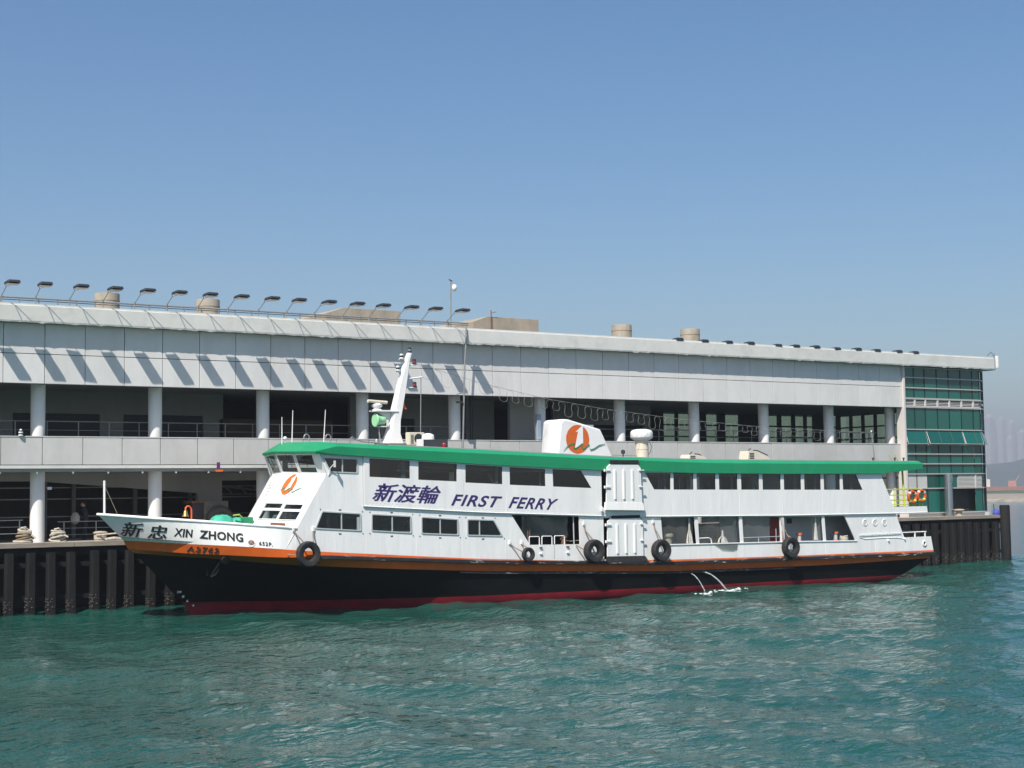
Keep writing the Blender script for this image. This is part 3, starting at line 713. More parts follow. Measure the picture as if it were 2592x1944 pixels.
def bollard(x, y, z, lb, m, h=.42, r=.2, cap=.30):
    t = thing('bollard', lb, 'bollard', (x, y, z), 'mooring bollards on the pier edge')
    MB().lathe((x, y, z), [(r*1.5, 0), (r*1.5, .04), (r, .07), (r*.95, h-.12)], 24).build('bollard_post', m, t, smooth=True, angle=30)
    MB().lathe((x, y, z+h-.12), [(r*.95, 0), (cap*1.2, .04), (cap*1.25, .08), (cap*.9, .13), (.02, .15)], 24).build('bollard_cap', m, t, smooth=True, angle=50)
    return t
rb = mat('worn_cream_bollard', (.42, .36, .27), .6, .25, 6)
bollard(2.45, -1.3, DZ+.01, 'mushroom bollard on the pier edge just left of the ferry bow', rb, .42, .19, .26)
bollard(59.0, -2.0, DZ+.01, 'mushroom bollard standing in front of the green glass end', rb, .45, .2, .30)
t = thing('mooring_rope', 'thick mooring rope wound on the bollard and leading to the ferry bow', 'rope', (2.4, -1.5, DZ))
pts = []
for i in range(50):
    a = i*.5; pts.append((2.45+.25*math.cos(a), -1.3+.25*math.sin(a), DZ+.08+.004*i))
MB().tube(pts, .04, 7).build('rope_winding', ropew, t, smooth=True)
MB().tube([(2.2, -1.5, DZ+.28), (2.9, -2.2, DZ+.36), (3.6, -3.0, DZ+.44), (4.2, -3.9, DZ+.52), (4.6, -4.6, DZ+.60)], .035, 7).build('rope_line', ropew, t, smooth=True)
MB().tube([(2.6, -1.5, DZ+.09), (2.95, -1.8, DZ+.08), (3.3, -1.7, DZ+.08)], [.05, .13, .1], 8).build('rope_bundle', ropew, t, smooth=True)
t = thing('blue_bundle', 'small blue bundle beside the tall corner pile', 'bundle', (62.35, -2.25, DZ+.03))
mb = MB(); mb.lathe((62.35, -2.25, DZ+.035), [(.22, 0), (.26, .1), (.2, .28), (.08, .36)], 10); mb.build('cloth_bundle', mat('blue_cloth', (.06, .08, .42), .8, .3, 6), t, smooth=True)
MB().tube([(62.2, -2.2, DZ+.3), (62.15, -2.2, DZ+.75)], .025, 6).build('stick', darksteel, t)
t = thing('canvas_crate', 'grey canvas covered crate with a dark front behind the ferry bow', 'crate', (8.7, 1.0, DZ))
MB().box(8.25, 9.5, .7, 1.8, DZ, 4.70).build('crate_body', mat('weathered_canvas', (.20, .18, .15), .9, .3, 3, .02, 6), t, bevel=.04)
MB().box(7.65, 8.23, .75, 1.7, DZ, 4.60).build('dark_front', darksteel, t, bevel=.02)
MB().box(7.6, 8.24, .7, 1.75, 4.603, 4.72).build('lid_board', rust, t, bevel=.01)
t = thing('large_tyre_fender', 'big worn tyre leaning on the canvas covered crate', 'tyre', (8.95, .45, DZ))
MB().torus((8.95, .45, 3.75), .56, .17, 'Y', 36, 12, .9).build('tyre', mat('dusty_tyre', (.085, .078, .068), .85, .3, 5, .01, 15), t, smooth=True)
t = thing('rail_lamp', 'small white lamp on the first column at ground level', 'lamp', (.45, -.3, 5.3))
MB().box(.36, .52, -.42, -.25, 5.32, 5.45).build('lamp_body', white2, t, bevel=.02); MB().tube([(.3, -.3, 5.42), (.4, -.3, 5.42)], .02, 5).build('bracket', greysteel, t)
t = thing('hanging_sign', 'small red and purple marker hung from the ledge above the ferry bow', 'marker', (8.1, -1.4, 6.0))
MB().box(8.0, 8.16, -1.42, -1.38, 6.22, 6.52).build('upper_tab', mat('purple_tab', (.10, .02, .13), .6), t); MB().box(7.95, 8.3, -1.43, -1.385, 6.08, 6.17).build('lower_tab', orangefit, t)
t = thing('striped_lamp', 'small black and white striped lamp on the parapet at the far left', 'lamp', (-.8, -1.0, 7.70))
for k in range(5): MB().lathe((-1.05, -1.0, 7.70+.06*k), [(.10 if k < 4 else .06, 0), (.10 if k < 4 else .04, .058)], 12).build('band', white2 if k % 2 == 0 else darksteel, t)

# ------------------------------------------------------------------ people on the pier
def person(x, y, z, face, lb, shirt, seat=False, s=1.0, trousers=None):
    t = thing('person', lb, 'person', (x, y, z))
    import bmesh
    c, sn = math.cos(face), math.sin(face)
    def W(fx, sx, h): return (x+(c*fx-sn*sx)*s, y+(sn*fx+c*sx)*s, z+h*s)
    J = {}; V = []; Rr = []; Ed = []
    def j(n, fx, sx, h, r, p=None):
        J[n] = len(V); V.append(W(fx, sx, h)); Rr.append(r*s)
        if p is not None: Ed.append((J[p], J[n]))
    j('pel', 0, 0, .95, .15); j('bel', .01, 0, 1.08, .135, 'pel'); j('chest', .05, 0, 1.28, .155, 'bel'); j('up', .07, 0, 1.42, .12, 'chest')
    j('neck', .09, 0, 1.50, .055, 'up'); j('hd0', .11, 0, 1.57, .075, 'neck'); j('hd', .12, 0, 1.66, .095, 'hd0'); j('hd2', .11, 0, 1.74, .07, 'hd')
    for q, S in (('l', 1), ('r', -1)):
        j(q+'sh', .06, S*.19, 1.40, .065, 'up'); j(q+'el', .10, S*.25, 1.12, .048, q+'sh'); j(q+'wr', .32, S*.17, 1.03, .033, q+'el'); j(q+'ha', .40, S*.14, 1.03, .035, q+'wr')
        j(q+'hip', 0, S*.10, .88, .10, 'pel'); j(q+'kn', .05, S*.11, .48, .065, q+'hip'); j(q+'an', -.02, S*.11, .09, .045, q+'kn'); j(q+'to', .14, S*.13, .04, .04, q+'an')
    me = bpy.data.meshes.new('body'); off = wloc(t); me.from_pydata([(v[0]-off.x, v[1]-off.y, v[2]-off.z) for v in V], Ed, [])
    o = bpy.data.objects.new('body', me); COL.objects.link(o); o.parent = t; me.materials.append(shirt)
    sk = o.modifiers.new('skin', 'SKIN'); sk.use_smooth_shade = True
    for i, d in enumerate(me.skin_vertices[0].data): d.radius = (Rr[i], Rr[i]); d.use_root = (i == 0)
    o.modifiers.new('sub', 'SUBSURF').levels = 1; o.modifiers['sub'].render_levels = 2
    h = Vector(W(.12, 0, 1.65))
    mb = MB(); mb.lathe((h.x, h.y, h.z-.13*s), [(.03*s, 0), (.085*s, .05*s), (.104*s, .13*s), (.095*s, .2*s), (.05*s, .245*s)], 16); mb.build('head_skin', skinm, t, smooth=True)
    hb = Vector(W(.095, 0, 1.69)); mb = MB(); mb.lathe((hb.x, hb.y, hb.z-.06*s), [(.095*s, 0), (.112*s, .07*s), (.10*s, .13*s), (.05*s, .175*s)], 16); mb.build('hair', hairm, t, smooth=True)
    f = Vector(W(.225, 0, 1.63)); mb = MB(); mb.lathe((f.x, f.y, f.z-.02), [(.02*s, 0), (.024*s, .02), (.01*s, .05)], 8); mb.build('nose', skinm, t, smooth=True)
    for S in (1, -1):
        hh = Vector(W(.42, S*.135, 1.03)); mb = MB()
        for k in range(4):
            fx = .40+.07; q0 = W(fx, S*(.105+.02*k), 1.03); q1 = W(fx+.03, S*(.105+.02*k), 1.0); q2 = W(fx+.02, S*(.105+.02*k), .975); mb.tube([W(.41, S*(.11+.018*k), 1.035), q0, q1, q2], .009*s, 6)
        mb.tube([W(.40, S*.11, 1.04), W(.44, S*.08, 1.04), W(.47, S*.085, 1.02)], .010*s, 6); mb.build('fingers', skinm, t, smooth=True)
    return t
pp = person(2.75, 1.6, DZ, R(175), 'person in dark clothes holding a pale bag behind the railing left of the bow', clothm)
t = thing('pale_bag', 'pale grey bag held up by the person behind the railing', 'bag', (2.2, 1.55, 3.9))
MB().lathe((2.22, 1.5, 3.72), [(.05, 0), (.20, .12), (.22, .34), (.12, .52), (.03, .56)], 12).build('bag_body', mat('pale_cloth', (.45, .43, .38), .8, .2, 5), t, smooth=True)
person(-1.9, 1.8, DZ, R(300), 'dimly seen person in dark clothes in the hall at the far left', mat('black_clothing', (.015, .015, .018), .85))
# ================================================================== FERRY
YC, YS, YL = -7.7, -11.70, -11.64      # centreline, upper side plating, lower side plating
fe = thing('ferry', 'white double deck passenger ferry with green roof edge, orange stripe and black hull', 'ferry', (23, YC, 0))
tO = [(1.22, 3.16), (2.1, 3.09), (3.24, 2.99), (4.9, 2.87), (6.07, 2.76), (7.11, 2.66), (8.16, 2.57), (15.75, 2.02), (21.9, 1.70), (27, 1.58), (34.3, 1.50), (45.47, 1.46)]
tT = [(0.13, 4.25), (.71, 4.19), (1.82, 4.07), (2.97, 3.96), (4.6, 3.80), (5.45, 3.71), (6.4, 3.64), (7.2, 3.55)]
tN = [(1.5, 2.80), (3.09, 2.62), (5.08, 2.48), (6.14, 2.40), (7.17, 2.36), (8.3, 2.35), (16.6, 1.85), (27, 1.43), (45.3, 1.30)]
tB = [(1.71, 2.62), (2.66, 2.51), (4.27, 2.36), (5.96, 2.17), (7.02, 2.05), (8.88, 1.91), (12, 1.70), (16.7, 1.42), (26.9, 1.03), (36.9, .94), (45.3, 1.02)]
tK = [(7, 4.62), (10.2, 4.42), (15.76, 4.07), (16.8, 4.02), (22.8, 3.76), (26.3, 3.67), (28.25, 3.65), (34.4, 3.56), (42.5, 3.52), (45.05, 3.53)]
tF = [(8, 6.64), (10.07, 6.53), (15.8, 6.19), (22.8, 5.89), (25.1, 5.83), (28.3, 5.74), (34.5, 5.67), (41.4, 5.65), (44.47, 5.89)]
tC = [(8, 6.97), (10.32, 6.86), (15.8, 6.66), (22.95, 6.40), (29.6, 6.21), (40.8, 6.16), (44.6, 6.16)]
tR = [(8.14, 7.12), (15.8, 6.84), (23.6, 6.51), (29.6, 6.38), (44.6, 6.29)]
zO, zT, zN, zB, zK, zF, zC, zR = (lambda t: (lambda x: interp(t, x)))(tO), (lambda x: interp(tT, x)), (lambda x: interp(tN, x)), (lambda x: interp(tB, x)), (lambda x: interp(tK, x)), (lambda x: interp(tF, x)), (lambda x: interp(tC, x)), (lambda x: interp(tR, x))
def FF(t): t = max(0, min(1, t)); return 1-(1-t)**2
def FW(t): t = max(0, min(1, t)); return math.sin(math.pi/2*t)**1.4
bT = lambda x: 3.94*FF((x-.13)/7.4)
bO = lambda x: 3.94*FF((x-1.22)/5.4)
def aftn(x, k=.12): return 1 if x < 40 else 1-k*((x-40)/6)**2
bN = lambda x: 3.98*FF((x-1.40)/5.7)
bB = lambda x: 3.90*FF((x-1.71)/10.5)*aftn(x, .05)
bR = lambda x: 3.86*FW((x-3.78)/14)*aftn(x, .25)
bW = lambda x: 3.84*FW((x-4.15)/14)*aftn(x, .3)
def level(stem, end, bf, zf, n=44):
    out = []
    for i in range(n+1):
        t = i/n; t = t**1.6; x = stem+(end-stem)*t; out.append((x, bf(x), zf(x)))
    return out
def side(lv, s): return [(x, YC+s*b, z) for x, b, z in lv]
Ltop = level(.13, 7.16, bT, zT, 24); Lor = level(1.22, 7.16, bO, zO, 24)
mbw = MB(); mbi = MB()
for s in (-1, 1): mbw.loft([side(Ltop, s), side([(a[0]*.5+b[0]*.5, a[1]*.5+b[1]*.5, a[2]*.5+b[2]*.5) for a, b in zip(Ltop, Lor)], s), side(Lor, s)])
mbw.build('bulwark', white, fe, smooth=True, angle=50)
for s in (-1, 1): mbi.loft([[(x+.12, YC+s*max(0, b-.10), z-.01) for x, b, z in Ltop], [(x+.15, YC+s*max(0, b-.12), z-.0) for x, b, z in Lor]])
mbi.build('bulwark_lining', white2, fe, smooth=True)
cap = MB(); pts = side(Ltop, -1)
cap.tube([(x, y, z) for x, y, z in side(Ltop, 1)[::-1]]+[(x, y, z) for x, y, z in pts[1:]], .055, 8); cap.build('cap_rail', white2, fe, smooth=True)
Lor2 = level(1.22, 45.47, lambda x: bO(x) if x < 7.7 else 3.95, zO, 70); Lkn = level(1.40, 45.42, bN, zN, 70); Lbr = level(1.71, 45.3, bB, zB, 70)
mbo = MB()
for s in (-1, 1): mbo.loft([side(Lor2, s), side(Lkn, s), side(Lbr, s)])
mbo.build('sheer_strake', orange, fe, smooth=True, angle=25)
ztop = lambda x: interp([(3.78, .50), (8, .42), (16, .36), (27, .27), (43.4, .20)], x)
Lrd = level(3.78, 43.4, bR, ztop, 70); Lwl = level(4.15, 42.4, bW, lambda x: -.05, 70); Lke = level(4.9, 41, lambda x: bW(x)*.7, lambda x: -1.1, 70)
def mid(A, B_, t): return [(a[0]+(b[0]-a[0])*t, a[1]+(b[1]-a[1])*t, a[2]+(b[2]-a[2])*t) for a, b in zip(A, B_)]
mk = MB()
for s in (-1, 1): mk.loft([side(Lbr, s), side(mid(Lbr, Lrd, .33), s), side(mid(Lbr, Lrd, .66), s), side(Lrd, s)])
mk.build('topside', black, fe, smooth=True, angle=60)
mr = MB()
for s in (-1, 1): mr.loft([side(Lrd, s), side(Lwl, s), side(Lke, s)])
mr.build('boot_topping', red, fe, smooth=True, angle=60)
# transom
tl = [Lor2[-1], Lkn[-1], Lbr[-1], Lrd[-1], Lwl[-1], Lke[-1]]
MB().loft([[(x, YC-b, z) for x, b, z in tl[:3]], [(x+.02, YC+b, z) for x, b, z in tl[:3]]]).build('transom', orange, fe)
MB().loft([[(x, YC-b, z) for x, b, z in tl[2:4]], [(x+.02, YC+b, z) for x, b, z in tl[2:4]]]).build('transom', black, fe)
MB().loft([[(x, YC-b, z) for x, b, z in tl[3:]], [(x+.02, YC+b, z) for x, b, z in tl[3:]]]).build('transom', red, fe)
# rubbing strakes
for s in (-1, 1):
    xs = [7.9+i*(45.4-7.9)/60 for i in range(61)]
    rows = []
    for x in xs:
        y0 = YC+s*3.97; y1 = YC+s*(4.20 if x > 8.4 else 4.05); zc = zN(x); rows.append([(x, y0, zc+.075), (x, y1, zc+.05), (x, y1, zc-.075), (x, y0, zc-.10)])
    MB().loft(rows, closed=True).build('rubbing_strake', rubrail, fe)
    rows = []
    for i in range(41):
        x = 15.0+i*.5; y0 = YC+s*3.86; y1 = YC+s*4.0; zc = zB(x)-.05; rows.append([(x, y0, zc+.06), (x, y1, zc+.03), (x, y1, zc-.05), (x, y0, zc-.07)])
    MB().loft(rows, closed=True).build('lower_rubbing_strip', rubrail, fe)
# ---------------- lower side plating with its openings
def sample(f, a, b, n): return [(a+(b-a)*i/n, f(a+(b-a)*i/n)) for i in range(n+1)]
LW = [[(7.98, 3.51), (10.16, 3.36), (10.14, 4.12), (8.31, 4.25)], [(10.63, 3.35), (12.61, 3.20), (12.59, 3.96), (10.64, 4.09)],
      [(13.08, 3.17), (14.99, 3.06), (14.97, 3.78), (13.08, 3.92)], [(15.42, 3.03), (17.31, 2.95), (16.83, 3.71), (15.42, 3.77)]]
WHW = [(8.70, 5.84), (10.02, 5.79), (10.02, 6.43), (8.33, 6.50)]
OP1 = [(18.77, 2.53), (21.58, 2.48), (21.55, 3.76), (17.78, 3.91)]
GB1 = [(22.95, 1.72), (25.32, 1.68), (25.25, 3.60), (22.95, 3.66)]
OPS = [[(26.50, 2.33), (28.62, 2.30), (28.50, 3.59), (26.40, 3.61)], [(28.78, 2.30), (31.47, 2.27), (31.40, 3.55), (28.71, 3.58)],
       [(31.66, 2.27), (34.18, 2.25), (34.15, 3.50), (31.59, 3.54)], [(34.44, 2.25), (37.20, 2.20), (37.10, 3.46), (34.40, 3.50)],
       [(37.36, 2.20), (39.50, 2.16), (38.74, 3.45), (37.28, 3.46)]]
outer = sample(zO, 7.12, 45.47, 60)+[(45.31, 2.21), (43.21, 2.20), (42.59, zK(42.59))]+sample(zK, 42.5, 10.25, 50)+[(10.25, 6.62), (8.22, 6.68), (8.55, 5.78), (7.18, 3.59), (7.12, 3.2)]
RH = [rounded(p, .07) for p in LW]+[rounded(WHW, .06)]
# the full beam aft bulwark is joined in one plate; gate bays and openings cut through
lower_outer = outer
lo = MB().plate(lower_outer, RH+[OP1, GB1]+OPS, lambda x, z: YL, .06); lo.build('lower_side_wall', white, fe)
st_outer = sample(zO, 10.35, 45.47, 60)+[(45.31, 2.21), (43.21, 2.20), (42.59, zK(42.59))]+sample(zK, 42.5, 10.4, 50)
MB().plate(st_outer, RH[1:4]+[OP1, GB1]+OPS, lambda x, z: 2*YC-YL-.06, .06).build('lower_side_wall', white, fe)
# ---------------- upper side plating
UW = [[(10.54, 5.65), (12.51, 5.56), (12.51, 6.33), (10.54, 6.43)], [(12.93, 5.51), (14.88, 5.42), (14.89, 6.19), (12.94, 6.30)],
      [(15.33, 5.37), (17.28, 5.28), (17.28, 6.06), (15.34, 6.16)], [(17.68, 5.25), (19.63, 5.17), (19.62, 5.95), (17.68, 6.04)],
      [(20.06, 5.15), (22.24, 5.06), (21.65, 5.88), (20.04, 5.94)]]
AW = [[(25.97, 4.96), (26.98, 4.94), (27.0, 5.73), (25.43, 5.76)]]
for a, b in ((27.18, 28.43), (28.64, 29.85), (30.08, 31.28), (31.53, 32.73), (32.97, 34.2), (34.43, 35.62), (35.85, 37.02), (37.25, 38.41)):
    za = lambda x: interp([(27, 4.94), (39, 4.81)], x); AW.append([(a, za(a)), (b, za(b)), (b, zF(b)-.02), (a, zF(a)-.02)])
AW.append([(38.63, 4.82), (40.08, 4.79), (39.60, 5.62), (38.61, 5.63)])
GB2 = [(22.83, 4.15), (25.2, 4.10), (25.2, 5.78), (22.83, 5.85)]
up_outer = sample(zK, 10.27, 45.05, 60)+[(44.99, 3.86), (42.40, 3.86), (41.40, zF(41.4)+.10)]+sample(lambda x: zF(x)+.10, 41.2, 10.27, 50)
MB().plate(up_outer, UW+AW+[GB2], lambda x, z: YS, .06).build('upper_side_wall', white, fe)
MB().plate(up_outer, UW+AW+[GB2], lambda x, z: 2*YC-YS-.06, .06).build('upper_side_wall', white, fe)
# bead under the upper plating and along the lower openings
MB().loft([[(x, YS-.005, z+.02), (x, YS-.03, z), (x, YS-.005, z-.03), (x, YS+.06, z-.03)] for x, z in sample(zK, 10.25, 45.0, 60)], closed=True).build('deck_edge_bead', white2, fe)
MB().loft([[(x, YL-.005, z+.03), (x, YL-.04, z+.02), (x, YL-.04, z-.02), (x, YL+.01, z-.03)] for x, z in sample(lambda x: interp([(26.4, 2.30), (34, 2.22), (39.6, 2.13)], x), 26.5, 39.6, 30)], closed=True).build('bulwark_rail', white2, fe)
# rivets of the forward panel
mb = MB()
def rivet(x, z, y=YS): mb.lathe((x, y, z), [(.016, .0), (.014, -.010), (.006, -.014)], 6, axis='Y')
x = 10.4
while x < 22.8:
    rivet(x, zK(x)+.07); rivet(x+.09, zK(x)+.17); x += .19
z = 4.6
while z < 6.45: rivet(10.33, z); rivet(10.47, z+.09) if z > 4.75 else None; z += .2
z = 4.0
while z < 5.8: rivet(22.74, z); z += .14
mb.build('rivets', white2, fe, kind='stuff')
# ---------------- windows: frame ring as the window, pane as its piece
def window(poly, y, fm, pm, rw=.045, proud=.02, parent=fe, name='window', rnd=0, split=None, curtain=None):
    o_ = rounded(poly, rnd) if rnd else poly; i_ = rounded(inset(poly, rw), max(.01, rnd-rw*.5)) if rnd else inset(poly, rw)
    mb = MB(); n = len(o_)
    f = [(p[0], y-proud, p[1]) for p in o_]+[(p[0], y-proud, p[1]) for p in i_]+[(p[0], y+.055, p[1]) for p in o_]+[(p[0], y+.055, p[1]) for p in i_]
    fs = []
    for k in range(n):
        b = (k+1) % n; fs += [(k, b, n+b, n+k), (n+k, n+b, 3*n+b, 3*n+k), (2*n+k, 2*n+b, b, k)]
    mb.add(f, fs)
    if split is not None:
        zb = min(p[1] for p in i_); zt = max(p[1] for p in i_); x = split
        def zz(top):
            ps = sorted(i_, key=lambda p: abs(p[0]-x))
            c = []
            for k in range(len(i_)):
                a, b = i_[k], i_[(k+1) % len(i_)]
                if min(a[0], b[0]) <= x <= max(a[0], b[0]) and abs(a[0]-b[0]) > 1e-6: c.append(a[1]+(b[1]-a[1])*(x-a[0])/(b[0]-a[0]))
            return (max(c) if top else min(c))
        mb.box(x-.022, x+.022, y-.005, y+.05, zz(0), zz(1))
    wo = mb.build(name, fm, parent)
    m2 = MB(); m2.add([(p[0], y+.03, p[1]) for p in i_], [tuple(range(len(i_)))]); m2.build('pane', pm, wo)
    return wo
for k, p in enumerate(LW): window(p, YL, alu, wglass, .05, .03, rnd=.08, split=(9.23, 11.66, 14.05, 16.08)[k])
dkf = mat('dark_window_rebate', (.05, .035, .035), .6)
for p in UW+AW: window(p, YS, dkf, wglass, .02, -.012)
window(WHW, YL, alu, bglass, .05, .025, rnd=.07, split=9.29)
# pale curtains drawn to one side inside some cabin windows
curt = mat('pale_curtain', (.42, .41, .38), .8, .15, 6)
for k, p in enumerate(AW+UW):
    if k % 3 == 2: continue
    xr = max(q[0] for q in p)-.10; wd = (.16, .10, .22, .13)[k % 4]; z0 = min(q[1] for q in p); z1 = max(q[1] for q in p)
    if p in (UW[4], AW[9]): xr -= .45
    rows = [[(xr-wd*i/8, YS+.22+.025*math.sin(i*2.3+k), z) for i in range(9)] for z in (z0+.05, z1)]
    MB().loft(rows).build('curtain', curt, fe, smooth=True)
# welded seams between the side plates
mb = MB()
for x in (12.75, 15.1, 17.5, 19.85): mb.box(x-.008, x+.008, YS-.006, YS, zK(x)+.02, zK(x)+.98)
for x in (28.5, 31.4, 34.3, 37.1, 40.3): mb.box(x-.008, x+.008, YS-.006, YS, zK(x)+.02, zK(x)+1.12)
for x in (10.4, 12.85, 15.2, 17.45): mb.box(x-.008, x+.008, YL-.006, YL, zO(x)+.02, zO(x)+.9)
for x in (28.7, 31.6, 37.3, 41.0): mb.box(x-.008, x+.008, YL-.006, YL, zO(x)+.02, 2.12)
mb.build('plate_seams', white, fe, kind='stuff')
# window-frame bolts of the lower windows
mb = MB()
for p in LW:
    cx = sum(q[0] for q in p)/4
    for q in p: mb.lathe((q[0]+(.07 if q[0] > cx else -.07), YL, q[1]+(.07 if q[1] > sum(r[1] for r in p)/4 else -.09)), [(.022, 0), (.022, -.02)], 8, axis='Y')
    for zz in (max(q[1] for q in p)+.02, min(q[1] for q in p)-.09): mb.box(cx-.06, cx+.06, YL-.02, YL, zz, zz+.03)
mb.build('window_clamps', darksteel, fe, kind='stuff')
# ---------------- forward superstructure: raked front in facets, reverse raked wheelhouse
V0, V1, V2, V3, V4 = (8.53, YL), (7.74, -9.0), (7.74, -8.1), (8.98, -5.2), (10.3, 2*YC-YL)
rk = .614
def fpt(v, z, zs): return (v[0]-(zs-z)*rk, v[1], z)
sill = [5.78, 5.87, 5.83, 5.78, 5.76]; VV = [V0, V1, V2, V3, V4]
tops = [(8.20, -11.70, 6.63), (7.41, -9.02, 6.70), (7.39, -8.08, 6.64), (8.72, -5.15, 6.70), (10.1, 2*YC-YL, 6.7)]
def facet_pt(i, u, v_, base=2.75, off=0.0):
    """point on front facet i; u along, v_ 0 (deck) .. 1 (sill)"""
    a0 = Vector(fpt(VV[i], base, sill[i])); a1 = Vector(fpt(VV[i], sill[i], sill[i])); b0 = Vector(fpt(VV[i+1], base, sill[i+1])); b1 = Vector(fpt(VV[i+1], sill[i+1], sill[i+1]))
    p = (a0*(1-u)+b0*u)*(1-v_)+(a1*(1-u)+b1*u)*v_; nn = (a1-a0).cross(b0-a0).normalized()
    if nn.x > 0: nn = -nn
    return p+nn*off
def facet_tri(i, holes, name, m):
    loops = [[(0, 0), (1, 0), (1, 1), (0, 1)]]+holes; flat = [p for l_ in loops for p in l_]
    tris = tessellate_polygon([[Vector((p[0], p[1], 0)) for p in l_] for l_ in loops])
    mb = MB(); mb.add([facet_pt(i, *p) for p in flat]+[facet_pt(i, p[0], p[1], off=-.05) for p in flat], [tuple(t) for t in tris]); n = len(flat); k = 0
    for l_ in loops:
        for q in range(len(l_)): mb.f.append((k+q, k+(q+1) % len(l_), n+k+(q+1) % len(l_), n+k+q))
        k += len(l_)
    return mb.build(name, m, fe)
fh = []   # four lower front windows in two columns on the port facet
WF = [((.10, .42), (.46, .56)), ((.53, .85), (.47, .575))], [((.09, .42), (.27, .44)), ((.52, .85), (.275, .45))]
frontw = []
for (u0, u1, v0, v1) in ((.11, .52, .505, .585), (.56, .97, .515, .595), (.09, .51, .365, .490), (.53, .965, .372, .50)):
    fh.append([(u0, v0), (u1, v0), (u1, v1), (u0, v1)]); frontw.append((u0, u1, v0, v1))
facet_tri(0, fh, 'front_wall', white); facet_tri(1, [], 'front_wall', white); facet_tri(2, [], 'front_wall', white); facet_tri(3, [], 'front_wall', white)
for (u0, u1, v0, v1) in frontw:
    mb = MB(); e = .014; ev = .009
    o_ = [(u0, v0), (u1, v0), (u1, v1), (u0, v1)]; q_ = [(u0+e, v0+ev), (u1-e, v0+ev), (u1-e, v1-ev), (u0+e, v1-ev)]
    fs = []
    for k in range(4): b = (k+1) % 4; fs += [(k, b, 4+b, 4+k), (4+k, 4+b, 12+b, 12+k), (8+k, 8+b, b, k)]
    mb.add([facet_pt(0, *p, off=.04) for p in o_]+[facet_pt(0, *p, off=.04) for p in q_]+[facet_pt(0, *p, off=-.03) for p in o_]+[facet_pt(0, *p, off=-.03) for p in q_], fs)
    wo = mb.build('window', white2, fe); MB().add([facet_pt(0, *p, off=-.01) for p in q_], [(0, 1, 2, 3)]).build('pane', wglass, wo)
# wheelhouse windows
def wh_pt(i, u, v_, off=0.0):
    a0 = Vector((*VV[i], sill[i])); b0 = Vector((*VV[i+1], sill[i+1])); a1 = Vector(tops[i]); b1 = Vector(tops[i+1])
    p = (a0*(1-u)+b0*u)*(1-v_)+(a1*(1-u)+b1*u)*v_; nn = (a1-a0).cross(b0-a0).normalized()
    if nn.x > 0: nn = -nn
    return p+nn*off
def wh_window(i, u0, u1):
    mb = MB(); lv0, lv1 = .06, .93; d = .03/ (1 if i != 1 else .5)
    e = .05/((Vector((*VV[i], 0))-Vector((*VV[i+1], 0))).length)
    o_ = [(u0, 0), (u1, 0), (u1, 1), (u0, 1)]; q_ = [(u0+e, lv0), (u1-e, lv0), (u1-e, lv1), (u0+e, lv1)]; fs = []
    for k in range(4): b = (k+1) % 4; fs += [(k, b, 4+b, 4+k), (4+k, 4+b, 12+b, 12+k), (8+k, 8+b, b, k), (12+k, 12+b, 8+b, 8+k)]
    mb.add([wh_pt(i, *p, off=.02) for p in o_]+[wh_pt(i, *p, off=.02) for p in q_]+[wh_pt(i, *p, off=-.04) for p in o_]+[wh_pt(i, *p, off=-.04) for p in q_], fs)
    wo = mb.build('wheelhouse_window', alu if i != 0 else white2, fe); MB().add([wh_pt(i, *p, off=-.01) for p in q_], [(0, 1, 2, 3)]).build('pane', bglass, wo)
wh_window(0, .16, .565); wh_window(0, .585, .985); wh_window(1, .03, .97)
for a, b in ((.03, .34), (.36, .66), (.68, .98)): wh_window(2, a, b)
wh_window(3, .05, .95)
mb = MB(); mb.add([wh_pt(0, 0, 0), wh_pt(0, .16, 0), wh_pt(0, .16, 1), wh_pt(0, 0, 1)], [(0, 1, 2, 3)]); mb.build('corner_post', white, fe)
# sill ledge round the wheelhouse
mb = MB(); mb.tube([Vector((*VV[i], sill[i]-.02)) for i in range(4)], .045, 6); mb.build('sill_ledge', white2, fe)
# wipers
for i, u in ((0, .40), (1, .5), (0, .75)):
    MB().tube([wh_pt(i, u, .97, .03), wh_pt(i, u-.06, .35, .03)], .012, 5).build('wiper', darksteel, fe)
# wheelhouse inside: console, floor, red chair back
MB().box(9.2, 12, -11.4, -5.0, 5.0, 5.06).build('wheelhouse_floor', deckm, fe)
MB().box(8.95, 9.5, -10.2, -5.6, 5.06, 5.95).build('console', inner, fe, bevel=.03)
MB().box(11.9, 12.0, -11.5, -3.9, 5.06, 6.6).build('wheelhouse_bulkhead', mat('maroon_bulkhead', (.10, .03, .03), .6, .1, 2), fe)
MB().box(10.62, 11.2, -11.45, -11.42, 5.5, 6.4).build('red_curtain', redpaint, fe)
MB().tube([(9.6, -10.6, 5.06), (9.6, -10.6, 5.7), (9.6, -10.6, 6.05)], [.06, .18, .12], 10).build('helm_chair', darkin, fe)
MB().lathe((9.75, -9.4, 5.95), [(.03, 0), (.11, .05), (.12, .14), (.06, .2)], 12).build('compass', white2, fe, smooth=True)
# mirror on the wheelhouse corner
MB().tube([(8.62, YL-.02, 5.72), (8.66, YL-.10, 6.02), (8.74, YL-.22, 6.16)], .018, 6).build('mirror_arm', white2, fe)
MB().box(8.745, 8.765, -12.06, -11.86, 6.05, 6.33).build('mirror', mat('mirror_back', (.5, .52, .54), .35), fe, bevel=.01)
